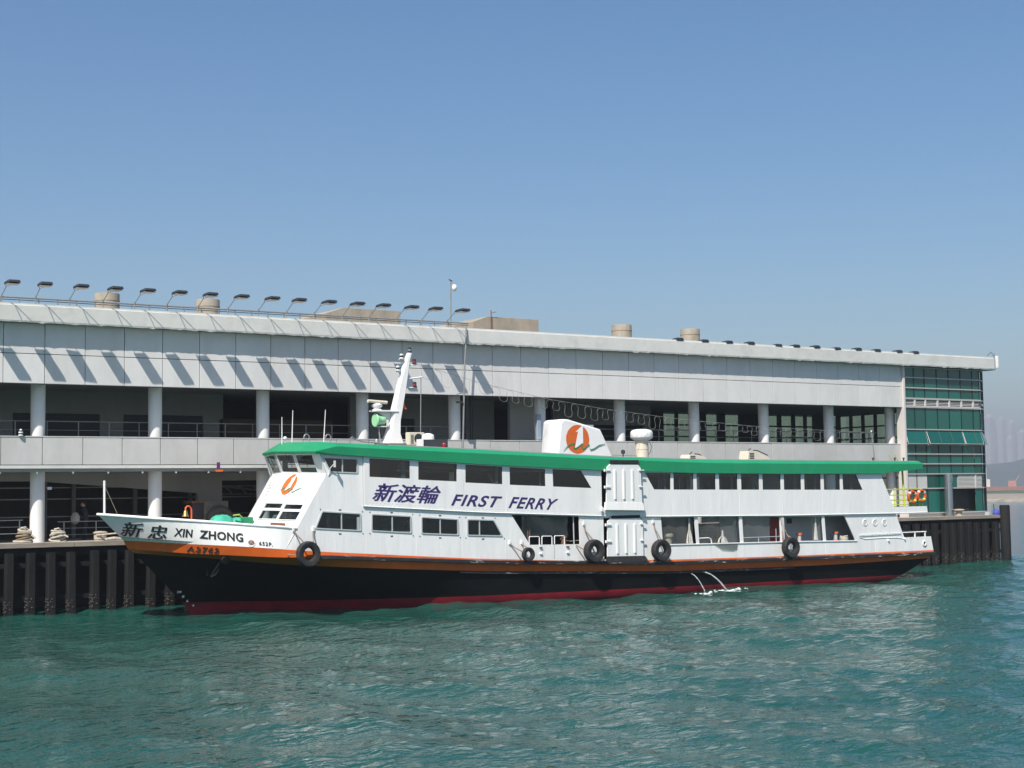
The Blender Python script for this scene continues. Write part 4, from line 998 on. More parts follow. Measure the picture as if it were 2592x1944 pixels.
# ---------------- decks inside
def deckstrip(zf, x0, x1, yb, m, name, th=.06, n=30):
    rows = [[(x, YC-yb, zf(x)), (x, YC+yb, zf(x)), (x, YC+yb, zf(x)-th), (x, YC-yb, zf(x)-th)] for x, _ in sample(zf, x0, x1, n)]
    MB().loft(rows, closed=True).build(name, m, fe)
rows = []
for x, b, z in Ltop[1:]:
    rows.append([(x+.1, YC-max(0, b-.1), z-.85), (x+.1, YC+max(0, b-.1), z-.85)])
MB().loft(rows).build('foredeck', deckm, fe)
deckstrip(lambda x: zO(x)+.05, 7.2, 45.2, 3.88, deckm, 'main_deck')
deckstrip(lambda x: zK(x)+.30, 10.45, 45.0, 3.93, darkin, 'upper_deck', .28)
deckstrip(lambda x: zF(x)+.13, 10.6, 44.0, 3.93, inner, 'cabin_ceiling', .05)
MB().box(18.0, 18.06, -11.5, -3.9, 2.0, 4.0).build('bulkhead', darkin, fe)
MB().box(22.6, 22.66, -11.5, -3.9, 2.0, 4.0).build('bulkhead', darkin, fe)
MB().box(17.6, 22.6, -9.4, -9.34, 1.95, 3.95).build('engine_casing', mat('dark_green_casing', (.05, .06, .06), .6, .15, 1), fe)
MB().box(26.0, 31.5, -8.2, -8.14, 1.7, 3.8).build('saloon_bulkhead', darkin, fe)
cw = MB().box(31.4, 41.5, -10.2, -10.14, 1.55, 3.75).build('casing_wall', mat('pale_casing_paint', (.52, .54, .56), .6, .06, 2), fe)
MB().box(34.75, 35.35, -10.26, -10.205, 1.62, 3.5).build('red_door', redpaint, fe)
MB().box(36.0, 36.3, -10.26, -10.205, 3.1, 3.35).build('vent_grille', darksteel, fe)
for k in range(10):
    x = 11.6+k*1.05
    if x < 22: MB().box(x, x+.12, -11.2, -4.2, zK(x)+.3, zK(x)+1.0).build('seat_row', seatm, fe)
for k in range(11):
    x = 26.6+k*1.25; MB().box(x, x+.12, -11.2, -4.2, zK(x)+.3, zK(x)+1.05).build('seat_row', seatm, fe)
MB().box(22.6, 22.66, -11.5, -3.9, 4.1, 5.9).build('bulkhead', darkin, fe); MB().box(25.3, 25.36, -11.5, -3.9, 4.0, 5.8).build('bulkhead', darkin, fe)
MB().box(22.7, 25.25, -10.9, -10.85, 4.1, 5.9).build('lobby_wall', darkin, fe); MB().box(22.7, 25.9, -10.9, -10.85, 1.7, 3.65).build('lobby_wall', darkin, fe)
# ---------------- green roof edge
path = []
for x, _ in sample(zF, 44.6, 8.9, 46):
    lw = zF(x) if x < 44.4 else 5.9; path.append(((x, -11.84, lw), (x, -11.86, zC(x)), (x, -11.62, zR(x)), ))
path.append(((7.98, -11.80, 6.62), (7.95, -11.84, 6.72), (8.35, -11.40, 7.13)))
path.append(((7.33, -9.04, 6.69), (7.27, -9.06, 6.79), (8.05, -9.0, 7.19)))
path.append(((7.30, -8.08, 6.63), (7.25, -8.06, 6.73), (8.12, -8.1, 7.21)))
path.append(((8.78, -5.10, 6.69), (8.76, -5.08, 6.79), (9.4, -5.3, 7.20)))
for x, _ in sample(zF, 10.2, 44.6, 40):
    yy = lambda y: 2*YC-y
    lw = zF(x) if x < 44.4 else 5.9; path.append(((x, yy(-11.84), lw), (x, yy(-11.86), zC(x)), (x, yy(-11.62), zR(x))))
MB().loft([[p[0] for p in path], [p[1] for p in path], [p[2] for p in path]]).build('roof_edge', green, fe, bevel=0)
MB().loft([[p[0] for p in path], [(p[0][0]+(.3 if p[0][0] < 9.5 else 0), YC+(p[0][1]-YC)*.95, p[0][2]+.02) for p in path]]).build('roof_soffit', green, fe)
ridge = []
for p in path: ridge.append((max(9.5, min(p[2][0], 44.4)), YC, zR(max(9.5, p[2][0]))+.16))
MB().loft([[p[2] for p in path], ridge]).build('roof_top', roofgrey, fe)
MB().add([(44.6, -11.62, 6.29), (44.6, 2*YC+11.62, 6.29), (44.6, 2*YC+11.84, 5.9), (44.6, -11.84, 5.9)], [(0, 1, 2, 3)]).build('roof_end', green, fe)
# thin grey edge strip on top of the green
MB().loft([[(x, -11.63, zR(x)-.005), (x, -11.60, zR(x)+.035), (x, -11.50, zR(x)+.03)] for x, _ in sample(zR, 11.5, 44.5, 40)]).build('roof_gutter', greysteel, fe)
# ---------------- boarding gates
def gate(poly, ribs, zr0, zr1, y, padz, sill_):
    g = MB().plate(poly, [], lambda x, z: y, .07).build('boarding_gate', white, fe, bevel=.01)
    for x in ribs: MB().hexa([(x-.045, y-.05, zr0), (x+.045, y-.05, zr0), (x+.06, y, zr0), (x-.06, y, zr0), (x-.045, y-.05, zr1), (x+.045, y-.05, zr1), (x+.06, y, zr1), (x-.06, y, zr1)]).build('rib', white2, g, bevel=.006)
    xl = min(p[0] for p in poly); xr = max(p[0] for p in poly)
    for z in (zr1-.02, zr0+(zr1-zr0)*.42):
        MB().box(xl-.10, xl+.22, y-.06, y-.01, z-.025, z+.025).build('hinge', white2, g); MB().box(xr-.20, xr+.10, y-.06, y-.01, z-.025, z+.025).build('hinge', white2, g)
        MB().lathe((xl-.10, y-.03, z-.06), [(.045, 0), (.05, .06), (.045, .12)], 8).build('hinge_pin', white2, g)
    return g
g = gate([(23.08, 1.86), (25.23, 1.82), (25.22, 3.44), (25.05, 3.62), (23.32, 3.65), (23.12, 3.5)], (23.66, 24.18, 24.70), 1.98, 3.36, YL-.10, 0, 0)
MB().box(23.34, 25.04, YL-.13, YL-.06, 3.62, 3.76).build('rubber_pad', rubber, g, bevel=.02)
MB().hexa([(23.0, YL-.18, 1.60), (25.45, YL-.18, 1.58), (25.45, YL-.03, 1.58), (23.0, YL-.03, 1.60), (23.06, YL-.14, 1.84), (25.3, YL-.14, 1.81), (25.3, YL-.03, 1.81), (23.06, YL-.03, 1.84)]).build('rubber_sill', rubber, g)
g = gate([(22.95, 4.40), (25.08, 4.33), (25.02, 5.98), (24.88, 6.14), (23.2, 6.17), (23.02, 6.03)], (23.46, 23.98, 24.50), 4.52, 5.90, YS-.20, 0, 0)
MB().box(23.2, 24.9, YS-.23, YS-.16, 6.175, 6.36).build('rubber_pad', rubber, g, bevel=.02)
MB().hexa([(22.86, YS-.26, 4.03), (25.16, YS-.26, 3.97), (25.16, YS-.1, 3.97), (22.86, YS-.1, 4.03), (22.90, YS-.22, 4.40), (25.12, YS-.22, 4.33), (25.12, YS-.1, 4.33), (22.90, YS-.1, 4.40)]).build('hinged_flap', white, g, bevel=.01)
for x in (22.72, 25.2): MB().lathe((x, YS-.12, 3.98), [(.05, 0), (.06, .1), (.05, .22)], 10).build('flap_hinge', white2, g)
# ---------------- lettering and marks
ysf = lambda x, z: YS
for dx, dp in ((0, .008), (.022, .011)): lettering('新渡輪', [(10.62+dx, 4.62), (13.92+dx, 4.45), (14.10+dx, 5.22), (10.82+dx, 5.40)], ysf, fe, purple, bold=.007, shear=.22, proud=dp)
lettering('FIRST', [(14.57, 4.37), (17.07, 4.24), (17.27, 4.735), (14.70, 4.87)], ysf, fe, purple, bold=.021, shear=.20, space=1.12)
lettering('FERRY', [(17.58, 4.215), (20.12, 4.08), (20.34, 4.575), (17.74, 4.715)], ysf, fe, purple, bold=.021, shear=.20, space=1.12)
def ruled(A, B_, x, z):
    """Y of the port plating at x, z where the plating is ruled between two level lines"""
    best = None
    for k in range(len(A)-1):
        for j in range(8):
            f = j/8; a = [A[k][i]+(A[k+1][i]-A[k][i])*f for i in range(3)]; b = [B_[k][i]+(B_[k+1][i]-B_[k][i])*f for i in range(3)]
            s_ = (a[2]-z)/(a[2]-b[2]); s_ = max(-.1, min(1.1, s_)); e = abs(a[0]+(b[0]-a[0])*s_-x)
            if best is None or e < best[0]: best = (e, a[1]+(b[1]-a[1])*s_)
    return YC-best[1]
bow_y = lambda x, z: ruled(Ltop, Lor, x, z)-.006
bow_mid = lambda x, z: ruled(Ltop, Lor, x, z)-.012
for dx, dp in ((0, .016), (.010, .019)): lettering('新', [(1.03+dx, 3.34), (1.62+dx, 3.28), (1.62+dx, 3.86), (1.02+dx, 3.93)], lambda x, z: bow_mid(x, z), fe, inkm, bold=.007, proud=dp)
for dx, dp in ((0, .016), (.010, .019)): lettering('忠', [(1.84+dx, 3.24), (2.40+dx, 3.20), (2.40+dx, 3.74), (1.84+dx, 3.80)], lambda x, z: bow_mid(x, z), fe, inkm, bold=.007, proud=dp)
lettering('XIN', [(2.62, 3.33), (3.20, 3.26), (3.20, 3.58), (2.62, 3.65)], bow_mid, fe, inkm, bold=.022, proud=.02, space=1.08)
lettering('ZHONG', [(3.44, 3.23), (4.95, 3.05), (4.95, 3.40), (3.44, 3.56)], bow_mid, fe, inkm, bold=.022, proud=.02, space=1.08)
lettering('652P.', [(5.55, 2.91), (6.10, 2.85), (6.10, 3.00), (5.55, 3.06)], bow_mid, fe, inkm, bold=.008, proud=.012, space=1.2)
or_y = lambda x, z: ruled(Lor2, Lkn, x, z)-.008
lettering('A3763', [(3.12, 2.70), (4.12, 2.60), (4.12, 2.81), (3.12, 2.91)], or_y, fe, mat('dark_relief_letters', (.05, .02, .012), .5), bold=.02, proud=.03, space=1.25)
for s_, x, z in (('2M', 3.50, .95), ('8', 3.72, .75), ('6', 3.90, .56), ('4', 4.14, .36)):
    wd = .16 if len(s_) > 1 else .08
    lettering(s_, [(x, z-.05), (x+wd, z-.05), (x+wd, z+.05), (x, z+.05)], lambda x, z: YC-max(.0, (x-(3.78-(z-.5)*.85)))*.42-.05, fe, white2, bold=.006, proud=.02, name='draught_mark')
def logo(cx, cz, r, surf, parent, nameo='logo_disc'):
    """orange disc, white figure one cut through it, green wave across; surf(a,b,off) maps local metres to space"""
    n = 40
    mb = MB(); mb.add([surf(r*math.cos(2*math.pi*k/n), r*math.sin(2*math.pi*k/n), .012) for k in range(n)], [tuple(range(n))]); d = mb.build(nameo, logo_o, parent)
    one = [(-.26, -.62), (.10, -.52), (.46, -.36), (.46, 1.0), (.30, .88), (-.19, .50), (-.06, .51), (.04, .55)]
    t_ = tessellate_polygon([[Vector((p[0], p[1], 0)) for p in one]])
    MB().add([surf(p[0]*r, p[1]*r, .020) for p in one], [tuple(q) for q in t_]).build('figure_one', logo_w, d)
    wv = [(-1.25, -.85), (-.9, -.52), (-.5, -.34), (-.28, -.32), (-.38, -.6), (-.2, -.68), (.1, -.5), (.36, -.33), (.44, -.34), (.36, -.62), (.5, -.7), (.8, -.5), (1.0, -.38), (1.02, -.6), (1.1, -.76), (1.4, -.68), (1.85, -.44), (2.4, -.32)]
    mb = MB(); top = []; bot = []
    for k, (a, b) in enumerate(wv):
        h = .05 if 0 < k < len(wv)-1 else .02
        top.append(surf(a*r, (b+h)*r, .028)); bot.append(surf(a*r, (b-h)*r, .028))
    mb.loft([bot, top]); mb.build('wave_line', logo_g, d)
# ---------------- funnel
fy0, fy1 = -8.45, -6.95
prof = [(22.62, 6.55), (26.15, 6.45), (25.32, 7.98), (23.35, 8.44), (22.98, 8.44), (22.80, 8.33)]
rows = []
for (dy, k) in ((fy0+.0, 0.0), (fy1, 0.0)): rows.append([(x, dy, z) for x, z in prof])
mid_ = [(x+(.02 if x < 24 else -.02), (fy0+fy1)/2, z+.05) for x, z in prof]
fm = MB(); n = len(prof)
fm.loft([[(x+(.09 if x < 23.5 else -.05), fy0, z-(.05 if z > 7 else 0)) for x, z in prof], [(x, fy0+.14, z) for x, z in prof], [(x, fy1-.14, z) for x, z in prof], [(x+(.09 if x < 23.5 else -.05), fy1, z-(.05 if z > 7 else 0)) for x, z in prof]], closed=True)
k = len(fm.v); fm.f.append(tuple(range(n))); fm.f.append(tuple(range(k-n, k)))
fn = fm.build('funnel', white2, fe, smooth=True, angle=35, bevel=.05)
logo(0, 0, .70, lambda a, b, off: (23.86+a, fy0-off, 7.47+b), fn)
# logo on the front facet (faces ahead) and the illegible notice beside it
def facet_metric(i, u0, v0):
    p = facet_pt(i, u0, v0); du = (facet_pt(i, u0-.05, v0)-p).normalized(); dv = (facet_pt(i, u0, v0+.05)-p).normalized()
    nn = (facet_pt(i, u0, v0, off=.1)-p)*10
    return lambda a, b, off: p+du*a+dv*b+nn*off
fmt = facet_metric(0, .68, .845); logo(0, 0, .50, lambda a, b, off: fmt(a*.74, b, off), fe)
fmn = facet_metric(1, .5, .80); mb = MB(); rnd = random.Random(4)
for c in range(3):
    for k in range(5):
        a = -.22+.17*c; b = .25-.17*k
        for _ in range(4):
            aa = a+rnd.uniform(0, .09); bb = b+rnd.uniform(0, .11); w_, h_ = (rnd.uniform(.03, .09), .018) if rnd.random() < .6 else (.018, rnd.uniform(.04, .09))
            mb.add([fmn(aa, bb, .01), fmn(aa+w_, bb, .01), fmn(aa+w_, bb+h_, .01), fmn(aa, bb+h_, .01)], [(0, 1, 2, 3)])
mb.build('faded_notice', purple, fe)
# ship badge by the name
def bd(a, b, off): x = 5.25+a; z = 3.02+b-.1*a; return (x, bow_mid(x, z)-off, z)
n = 28; mb = MB(); mb.add([bd(.16*math.cos(2*math.pi*k/n), .16*math.sin(2*math.pi*k/n), .01) for k in range(n)], [tuple(range(n))]); bg_ = mb.build('badge', logo_w, fe)
mb = MB(); mb.add([bd(.12*math.cos(2*math.pi*k/n), .10*math.sin(2*math.pi*k/n), .02) for k in range(n)], [tuple(range(n))]); mb.build('badge_field', rust, bg_)
mb = MB()
for a in (-.05, -.01, .03): mb.add([bd(a-.03, -.07, .03), bd(a-.015, -.07, .03), bd(a+.045, .07, .03), bd(a+.03, .07, .03)], [(0, 1, 2, 3)])
mb.build('badge_stripes', ropew, bg_)
# ---------------- mast and roof fittings
front = [(13.36, 7.0), (13.62, 7.75), (13.78, 8.35), (13.90, 8.79), (14.20, 9.92), (14.59, 11.10), (14.74, 11.42)]
back = [(14.38, 7.0), (14.22, 7.6), (14.26, 8.2), (14.38, 8.75), (14.64, 9.95), (14.86, 11.05), (14.98, 11.42)]
rows = []
for (f_, b_), hw in zip(zip(front, back), (.42, .30, .26, .23, .17, .11, .09)):
    zc = (f_[1]+b_[1])/2
    rows.append([(f_[0], YC-hw*.5, f_[1]), (f_[0]+.08, YC-hw, zc), (b_[0]-.05, YC-hw, zc), (b_[0], YC-hw*.6, b_[1]), (b_[0], YC+hw*.6, b_[1]), (b_[0]-.05, YC+hw, zc), (f_[0]+.08, YC+hw, zc), (f_[0], YC+hw*.5, f_[1])])
mm = MB(); mm.loft(rows, closed=True); k = len(mm.v); mm.f.append(tuple(range(k-8, k))); ma = mm.build('mast', white2, fe, smooth=True, angle=30)
MB().hexa([(12.88, YC-.28, 8.66), (14.1, YC-.28, 8.66), (14.1, YC+.28, 8.66), (12.88, YC+.28, 8.66), (12.88, YC-.28, 8.73), (14.1, YC-.28, 8.73), (14.1, YC+.28, 8.73), (12.88, YC+.28, 8.73)]).build('radar_platform', white2, ma, bevel=.01)
MB().plate([(13.1, 8.655), (13.95, 8.655), (13.85, 8.25)], [], lambda x, z: YC-.02, .04).build('platform_bracket', white2, ma)
MB().lathe((13.12, YC, 8.735), [(.26, 0), (.16, .06), (.15, .10), (.24, .16), (.26, .24), (.10, .32)], 16).build('radar_pedestal', white2, ma, smooth=True, angle=40)
MB().tube([(12.60, YC-.10, 9.14), (13.66, YC+.05, 9.10)], [.075, .075], 10).build('radar_scanner', cream, ma, smooth=True)
MB().box(13.2, 13.8, YC-.2, YC+.2, 7.97, 8.01).build('horn_platform', white2, ma)
MB().lathe((12.98, YC-.05, 8.28), [(.30, 0), (.315, .03), (.25, .10), (.20, .30), (.19, .48), (.10, .56)], 20, axis='X').build('loud_hailer', mint, ma, smooth=True, angle=60)
MB().lathe((12.975, YC-.05, 8.28), [(.26, .0), (.12, .14), (.03, .16)], 20, axis='X', cap=False).build('hailer_mouth', mint, ma, smooth=True)
for dy, dz in ((0, 0), (.07, .12), (-.08, .1), (.06, -.12)): MB().lathe((12.99, YC-.05+dy, 8.28+dz), [(.05, 0), (.04, .06)], 8, axis='X').build('hailer_vane', mint, ma)
MB().box(13.50, 13.58, YC-.26, YC-.20, 8.0, 8.30).build('hailer_bracket', white2, ma)
def lantern(x, z, y, dark, col):
    o = MB().lathe((x, y, z), [(.10, -.10), (.12, -.08), (.085, -.05), (.085, .07), (.10, .09), (.04, .14)], 12).build('mast_light', col, ma, smooth=True, angle=40)
    MB().lathe((x, y, z), [(.088, -.03), (.088, .05)], 12).build('lens', dark, o)
lantern(14.40, 11.22, YC-.05, darksteel, white2); lantern(14.20, 10.66, YC-.05, darksteel, white2)
lantern(15.10, 11.02, YC, redlens, darksteel); lantern(15.12, 9.95, YC, redlens, darksteel); lantern(14.87, 11.55, YC, greysteel, darksteel)
MB().tube([(14.8, YC, 10.82), (15.22, YC, 10.89)], .03, 6).build('light_bracket', white2, ma); MB().tube([(14.6, YC, 9.80), (15.25, YC, 9.83)], .03, 6).build('light_bracket', white2, ma)
for x, z in ((14.40, 11.1), (14.20, 10.54)): MB().tube([(x-.1, YC, z), (x+.25, YC, z+.02)], .035, 6).build('light_bracket', white2, ma)
MB().tube([(14.66, YC, 10.20), (15.52, YC-.02, 10.32)], .04, 6).build('signal_yard', white2, ma)
MB().tube([(15.46, YC, 10.30), (15.40, YC, 7.2)], .022, 6).build('stay_pipe', greysteel, ma)
MB().add([(14.45, YC-.02, 9.35), (14.62, YC-.1, 8.80), (14.38, YC-.06, 8.85), (14.40, YC, 9.2)], [(0, 1, 2, 3)]).build('orange_flag', orangefit, ma)
MB().tube([(13.22, YC-.1, 7.2), (13.18, YC-.05, 7.97)], .03, 6).build('strut', greysteel, ma)
ac = MB().box(14.20, 15.0, -8.75, -8.4, 7.12, 7.70).build('air_conditioner', cream, fe, bevel=.02)
MB().lathe((14.68, -8.752, 7.42), [(.22, 0), (.22, -.015)], 20, axis='Y').build('fan_grille', darksteel, ac)
for k in range(7): MB().box(14.28, 14.42, -8.765, -8.752, 7.2+.06*k, 7.22+.06*k).build('grille_bar', darksteel, ac)
bx = MB().box(13.36, 14.62, -11.42, -11.02, 6.88, 7.27).build('sidelight_screen', darkin, fe, bevel=.01)
MB().lathe((14.40, -11.46, 7.02), [(.09, -.1), (.11, -.07), (.10, .07), (.08, .1)], 14).build('port_light', redlens, bx, smooth=True)
MB().box(13.32, 13.355, -11.46, -10.9, 6.88, 7.29).build('screen_edge', white2, bx); MB().box(12.2, 13.4, -9.9, -9.5, 6.95, 7.15).build('cable_tray', roofgrey, fe)
MB().lathe((14.74, -9.5, 7.05), [(.29, 0), (.29, .38), (.26, .50), (.15, .56), (.02, .58)], 22).build('satellite_dome', white2, fe, smooth=True, angle=50)
MB().lathe((12.6, -8.6, 7.1), [(.12, 0), (.12, .2), (.08, .28)], 12).build('searchlight', greysteel, fe, smooth=True)
for (x, z0, z1, y, lean) in ((7.95, 7.15, 8.30, -8.6, 0), (8.42, 7.2, 8.60, -8.6, .05), (9.9, 7.2, 8.64, -8.7, .10)):
    MB().tube([(x, y, z0-.1), (x+lean, y, z1)], [.028, .014], 6).build('whip_aerial', white2, fe)
MB().lathe((8.12, -8.55, 7.32), [(.03, 0), (.09, .03), (.09, .10), (.03, .14)], 12).build('gps_dome', white2, fe, smooth=True); MB().tube([(8.12, -8.55, 7.1), (8.12, -8.55, 7.35)], .018, 6).build('gps_stem', white2, fe)
for x in (9.1, 10.15):
    pts = [(x+.13*math.cos(a*.3-.6), -8.65, 7.40+.16*math.sin(a*.3-.6)) for a in range(14)]
    MB().tube([(x+.13, -8.65, 7.15)]+pts, .028, 7).build('goose_neck_vent', greysteel, fe, smooth=True)
MB().tube([(11.2, -8.7, 7.1), (11.2, -8.7, 7.38), (11.32, -8.7, 7.46), (11.44, -8.7, 7.36), (11.8, -8.7, 7.26), (12.4, -8.7, 7.22), (13.0, -8.7, 7.15), (13.3, -8.7, 7.1)], .028, 7).build('roof_pipe', greysteel, fe, smooth=True)
MB().lathe((28.45, YC, 6.5), [(.34, 0), (.34, .50), (.355, .50), (.355, .55), (.34, .55), (.34, .98)], 24).build('mushroom_vent', cream, fe, smooth=True, angle=30)
MB().lathe((28.45, YC, 7.52), [(.38, -.05), (.55, .06), (.575, .12), (.575, .30), (.56, .38), (.52, .44), (.42, .49), (.25, .52), (.02, .53)], 36).build('vent_cowl', white2, fe, smooth=True, angle=50)
MB().tube([(26.2, YC, 6.72), (28.1, YC, 6.70)], .015, 5).build('guy_wire', greysteel, fe)
MB().tube([(28.85, YC-.1, 7.4), (29.0, YC-.1, 7.2), (28.95, YC-.1, 6.9), (28.8, YC-.1, 6.75)], .015, 5).build('cable', darksteel, fe)
MB().lathe((25.3, -10.2, 6.5), [(.03, 0), (.03, .2), (.1, .22), (.1, .36), (.05, .4)], 10).build('deck_lamp', darksteel, fe)
def vent(x0, x1, y, z0, z1, m=cream):
    v_ = MB().plate([(x0-.1, z0), (x1, z0), (x1-.2, z0+.08), (x1-.25, z0+.14), (x0+.45, z1), (x0, z1)], [], lambda x, z: y, .7).build('skylight_vent', m, fe, bevel=.015)
    for k in range(4): MB().box(x0+.04, x0+.36, y-.015, y-.002, z0+.06+.085*k, z0+.10+.085*k).build('slot', darksteel, v_) if z0+.15+.085*k < z1 else None
    MB().tube([(x0+.5, y+.2, z1+.04), (x0+.8, y+.2, z1+.02), (x1-.1, y+.2, z1-.22)], .03, 5).build('cover_arm', darksteel, v_); MB().tube([(x0+.2, y+.3, z1), (x0+.4, y+.3, z1+.14)], .03, 5).build('cover_arm', darksteel, v_)
vent(30.1, 31.35, -9.5, 6.45, 6.70); vent(34.1, 35.7, -9.5, 6.44, 6.90)
MB().tube([(43.40, -9.5, 6.35), (43.2, -9.5, 8.0)], .03, 6).build('stern_staff', greysteel, fe)
MB().lathe((43.2, -9.5, 7.98), [(.04, 0), (.05, .04), (.02, .08)], 8).build('staff_cap', white2, fe)
for x in (42.2, 43.9, 44.6): MB().lathe((x, -10.5, 6.3), [(.04, 0), (.04, .16), (.07, .18), (.05, .24)], 8).build('roof_fitting', darksteel, fe)
for x in (44.0, 44.45): MB().tube([(x+.25, -10, 6.35), (x, -10, 6.72)], .018, 5).build('rail_end', limey, fe)
# ---------------- gear in the side openings
for x in (19.05, 19.75, 20.45): MB().tube([(x-.30, YL+.03, 2.53), (x-.30, YL+.03, 2.86), (x-.26, YL+.03, 2.90), (x+.22, YL+.03, 2.89), (x+.26, YL+.03, 2.85), (x+.26, YL+.03, 2.5)], .026, 6).build('bulwark_hoop', white2, fe)
MB().lathe((21.0, YL+.5, 2.0), [(.14, 0), (.12, .75), (.18, .78), (.18, .88)], 14).build('mooring_bitt', rust, fe, smooth=True, angle=30)
MB().tube([(20.6, YL+.2, 2.75), (21.2, YL+.3, 2.62), (21.7, YL+.1, 2.66)], .02, 6).build('rope', ropem, fe)
for x in (18.85, 18.95): MB().tube([(x, YL+.3, 2.5), (x, YL+.3, 3.9)], .022, 5).build('rust_pipe', rust, fe)
MB().tube([(21.30, YL+.1, 2.5), (21.28, YL+.1, 3.76)], .03, 6).build('curtain_pole', alu, fe)
MB().lathe((20.0+7.2, YL+.45, 1.9), [(.22, 0), (.17, .30), (.16, .72), (.25, .78), (.25, .88), (.18, .92)], 18).build('capstan', cream, fe, smooth=True, angle=35)
MB().tube([(28.8, YL+.04, 2.55), (29.4, YL+.04, 2.56), (29.55, YL+.04, 2.5), (29.6, YL+.04, 2.3)], .03, 6).build('hand_rail', white2, fe)
for z in (2.50,): MB().tube([(31.7, YL+.05, z), (34.2, YL+.05, z)], .02, 6).build('hand_rail', alu, fe)
for x in (32.7, 33.9): MB().tube([(x, YL+.05, 2.25), (x, YL+.05, 2.5 if x < 33 else 2.9)], .018, 6).build('hand_rail', alu, fe)
for x in (35.9, 38.5):
    o = MB().lathe((x, YL+.45, 1.75), [(.10, 0), (.10, .78)], 12).build('mooring_bitt', alu, fe, smooth=True, angle=30); MB().lathe((x, YL+.45, 2.53), [(.15, 0), (.15, .10)], 14).build('bitt_cap', orangefit, o); MB().lathe((x, YL+.45, 2.12), [(.14, 0), (.14, .10)], 14).build('bitt_base', orangefit, o)
mb = MB()
for k in range(6):
    pts = [(39.0+.25*math.cos(a*.6)*(1-.06*k), YL+.35+.2*math.sin(a*.6), 2.08+.06*k+.02*math.sin(a+k)) for a in range(12)]; mb.tube(pts, .035, 6)
mb.build('rope_heap', ropew, fe, smooth=True)
# plastic weather sheets hung in the openings
def sheet(x0, x1, z0, z1, y, seed, name='weather_sheet'):
    rnd = random.Random(seed); rows = []; ph = rnd.uniform(0, 6)
    for j in range(15):
        v = j/14; rows.append([(x0+(x1-x0)*i/30, y+.03*math.sin(i*.45+ph+v*1.5)*(1-.4*v)+.008*math.sin(i*1.3+v*4+ph)+.012*math.sin(v*5+i*.2), z0+(z1-z0)*v) for i in range(31)])
    MB().loft(rows).build(name, plastic, fe, smooth=True)
sheet(26.55, 28.5, 2.3, 3.6, YL+.16, 1); sheet(28.8, 31.4, 2.25, 3.56, YL+.16, 2); sheet(31.7, 33.6, 2.26, 3.54, YL+.16, 3); sheet(36.5, 37.1, 2.2, 3.46, YL+.16, 5); sheet(18.6, 21.2, 2.9, 3.84, YL+.4, 6)
def bunch(x, z0, z1, y, sp, seed):      # gathered sheet tied to a post
    rnd = random.Random(seed); mb = MB()
    for k in range(7):
        a = rnd.uniform(-1, 1); mb.tube([(x+a*sp, y+rnd.uniform(-.05, .05), z0), (x+a*sp*.7, y, z0+(z1-z0)*.3), (x+a*.05, y, z0+(z1-z0)*.55), (x+a*.03, y, z1)], [.05, .04, .02, .015], 6)
    mb.build('gathered_sheet', mat('milky_plastic', (.5, .49, .45), .35, .2, 6), fe, smooth=True)
bunch(28.25, 2.32, 3.55, YL+.1, .22, 1); bunch(30.35, 2.3, 2.9, YL+.08, .35, 2); bunch(36.75, 2.25, 3.45, YL+.12, .12, 4)
MB().plate([(29.7, 2.22), (30.2, 1.98), (30.9, 1.88), (31.2, 1.92), (31.25, 2.24)], [], lambda x, z: YL-.05-.03*math.sin(x*5), .005).build('sheet_flap', plastic, fe)
MB().plate([(34.22, 2.24), (34.42, 2.24), (34.40, 3.52), (34.18, 3.54)], [], lambda x, z: YL-.03, .08).build('rusty_post', mat('rust_streaked_white', (.66, .66, .65), .5, .1, 3, stain=(.35, .12, .05), sfac=.9, sscale=5, sthr=(.52, .62)), fe)
# bulwark hinges below the first opening
for x in (19.35, 20.85):
    for z in (2.12, 2.40): MB().box(x-.07, x+.07, YL-.06, YL, z-.03, z+.02).build('hinge_cleat', rust if z > 2.3 else white2, fe)
MB().box(20.10, 20.115, YL-.004, YL-.001, 1.85, 2.5).build('plate_seam', joint, fe)
# portholes, hawse ring, stern rails
for x, z in ((40.24, 3.07), (40.98, 3.06), (41.70, 3.04)):
    o = MB().torus((x, YL-.01, z), .16, .022, 'Y', 24, 8).build('porthole', white2, fe, smooth=True); MB().lathe((x, YL-.002, z), [(.15, 0), (.15, -.012)], 20, axis='Y').build('porthole_cover', mat('pale_cover', (.58, .57, .55), .5), o)
o = MB().torus((44.75, YL-.015, 1.84), .12, .045, 'Y', 20, 8).build('hawse_ring', white2, fe, smooth=True); MB().lathe((44.75, YL-.004, 1.84), [(.10, 0), (.10, -.01)], 16, axis='Y').build('hawse_hole', rust, o)
MB().tube([(39.75, YL-.05, 2.42), (42.9, YL-.05, 2.46)], .02, 6).build('grab_rail', white2, fe)
for x in (40.1, 40.7, 41.3, 41.9, 42.5): MB().tube([(x, YL-.05, 2.43), (x, YL, 2.40)], .015, 5).build('rail_bracket', white2, fe)
MB().loft([[(x, YL-.003, z+.02), (x, YL-.03, z), (x, YL-.003, z-.02)] for x, z in ((39.8, 2.30), (40.2, 2.20), (41.5, 2.23), (42.6, 2.21), (43.15, 2.14))]).build('weld_bead', white2, fe)
for x, z in ((41.95, 2.08), (43.2, 2.13)): MB().lathe((x, YL, z), [(.06, 0), (.05, -.07), (.02, -.09)], 10, axis='Y').build('eye_fitting', white2, fe)
rl = lambda pts, r, nm, m: MB().tube(pts, r, 6).build(nm, m, fe)
rl([(43.1, YL+.1, 2.46), (45.05, YL+.1, 2.47)], .035, 'stern_rail', white2); rl([(45.05, YL+.1, 2.47), (45.15, YC, 2.5), (45.05, 2*YC-YL-.1, 2.47)], .03, 'stern_rail', white2)
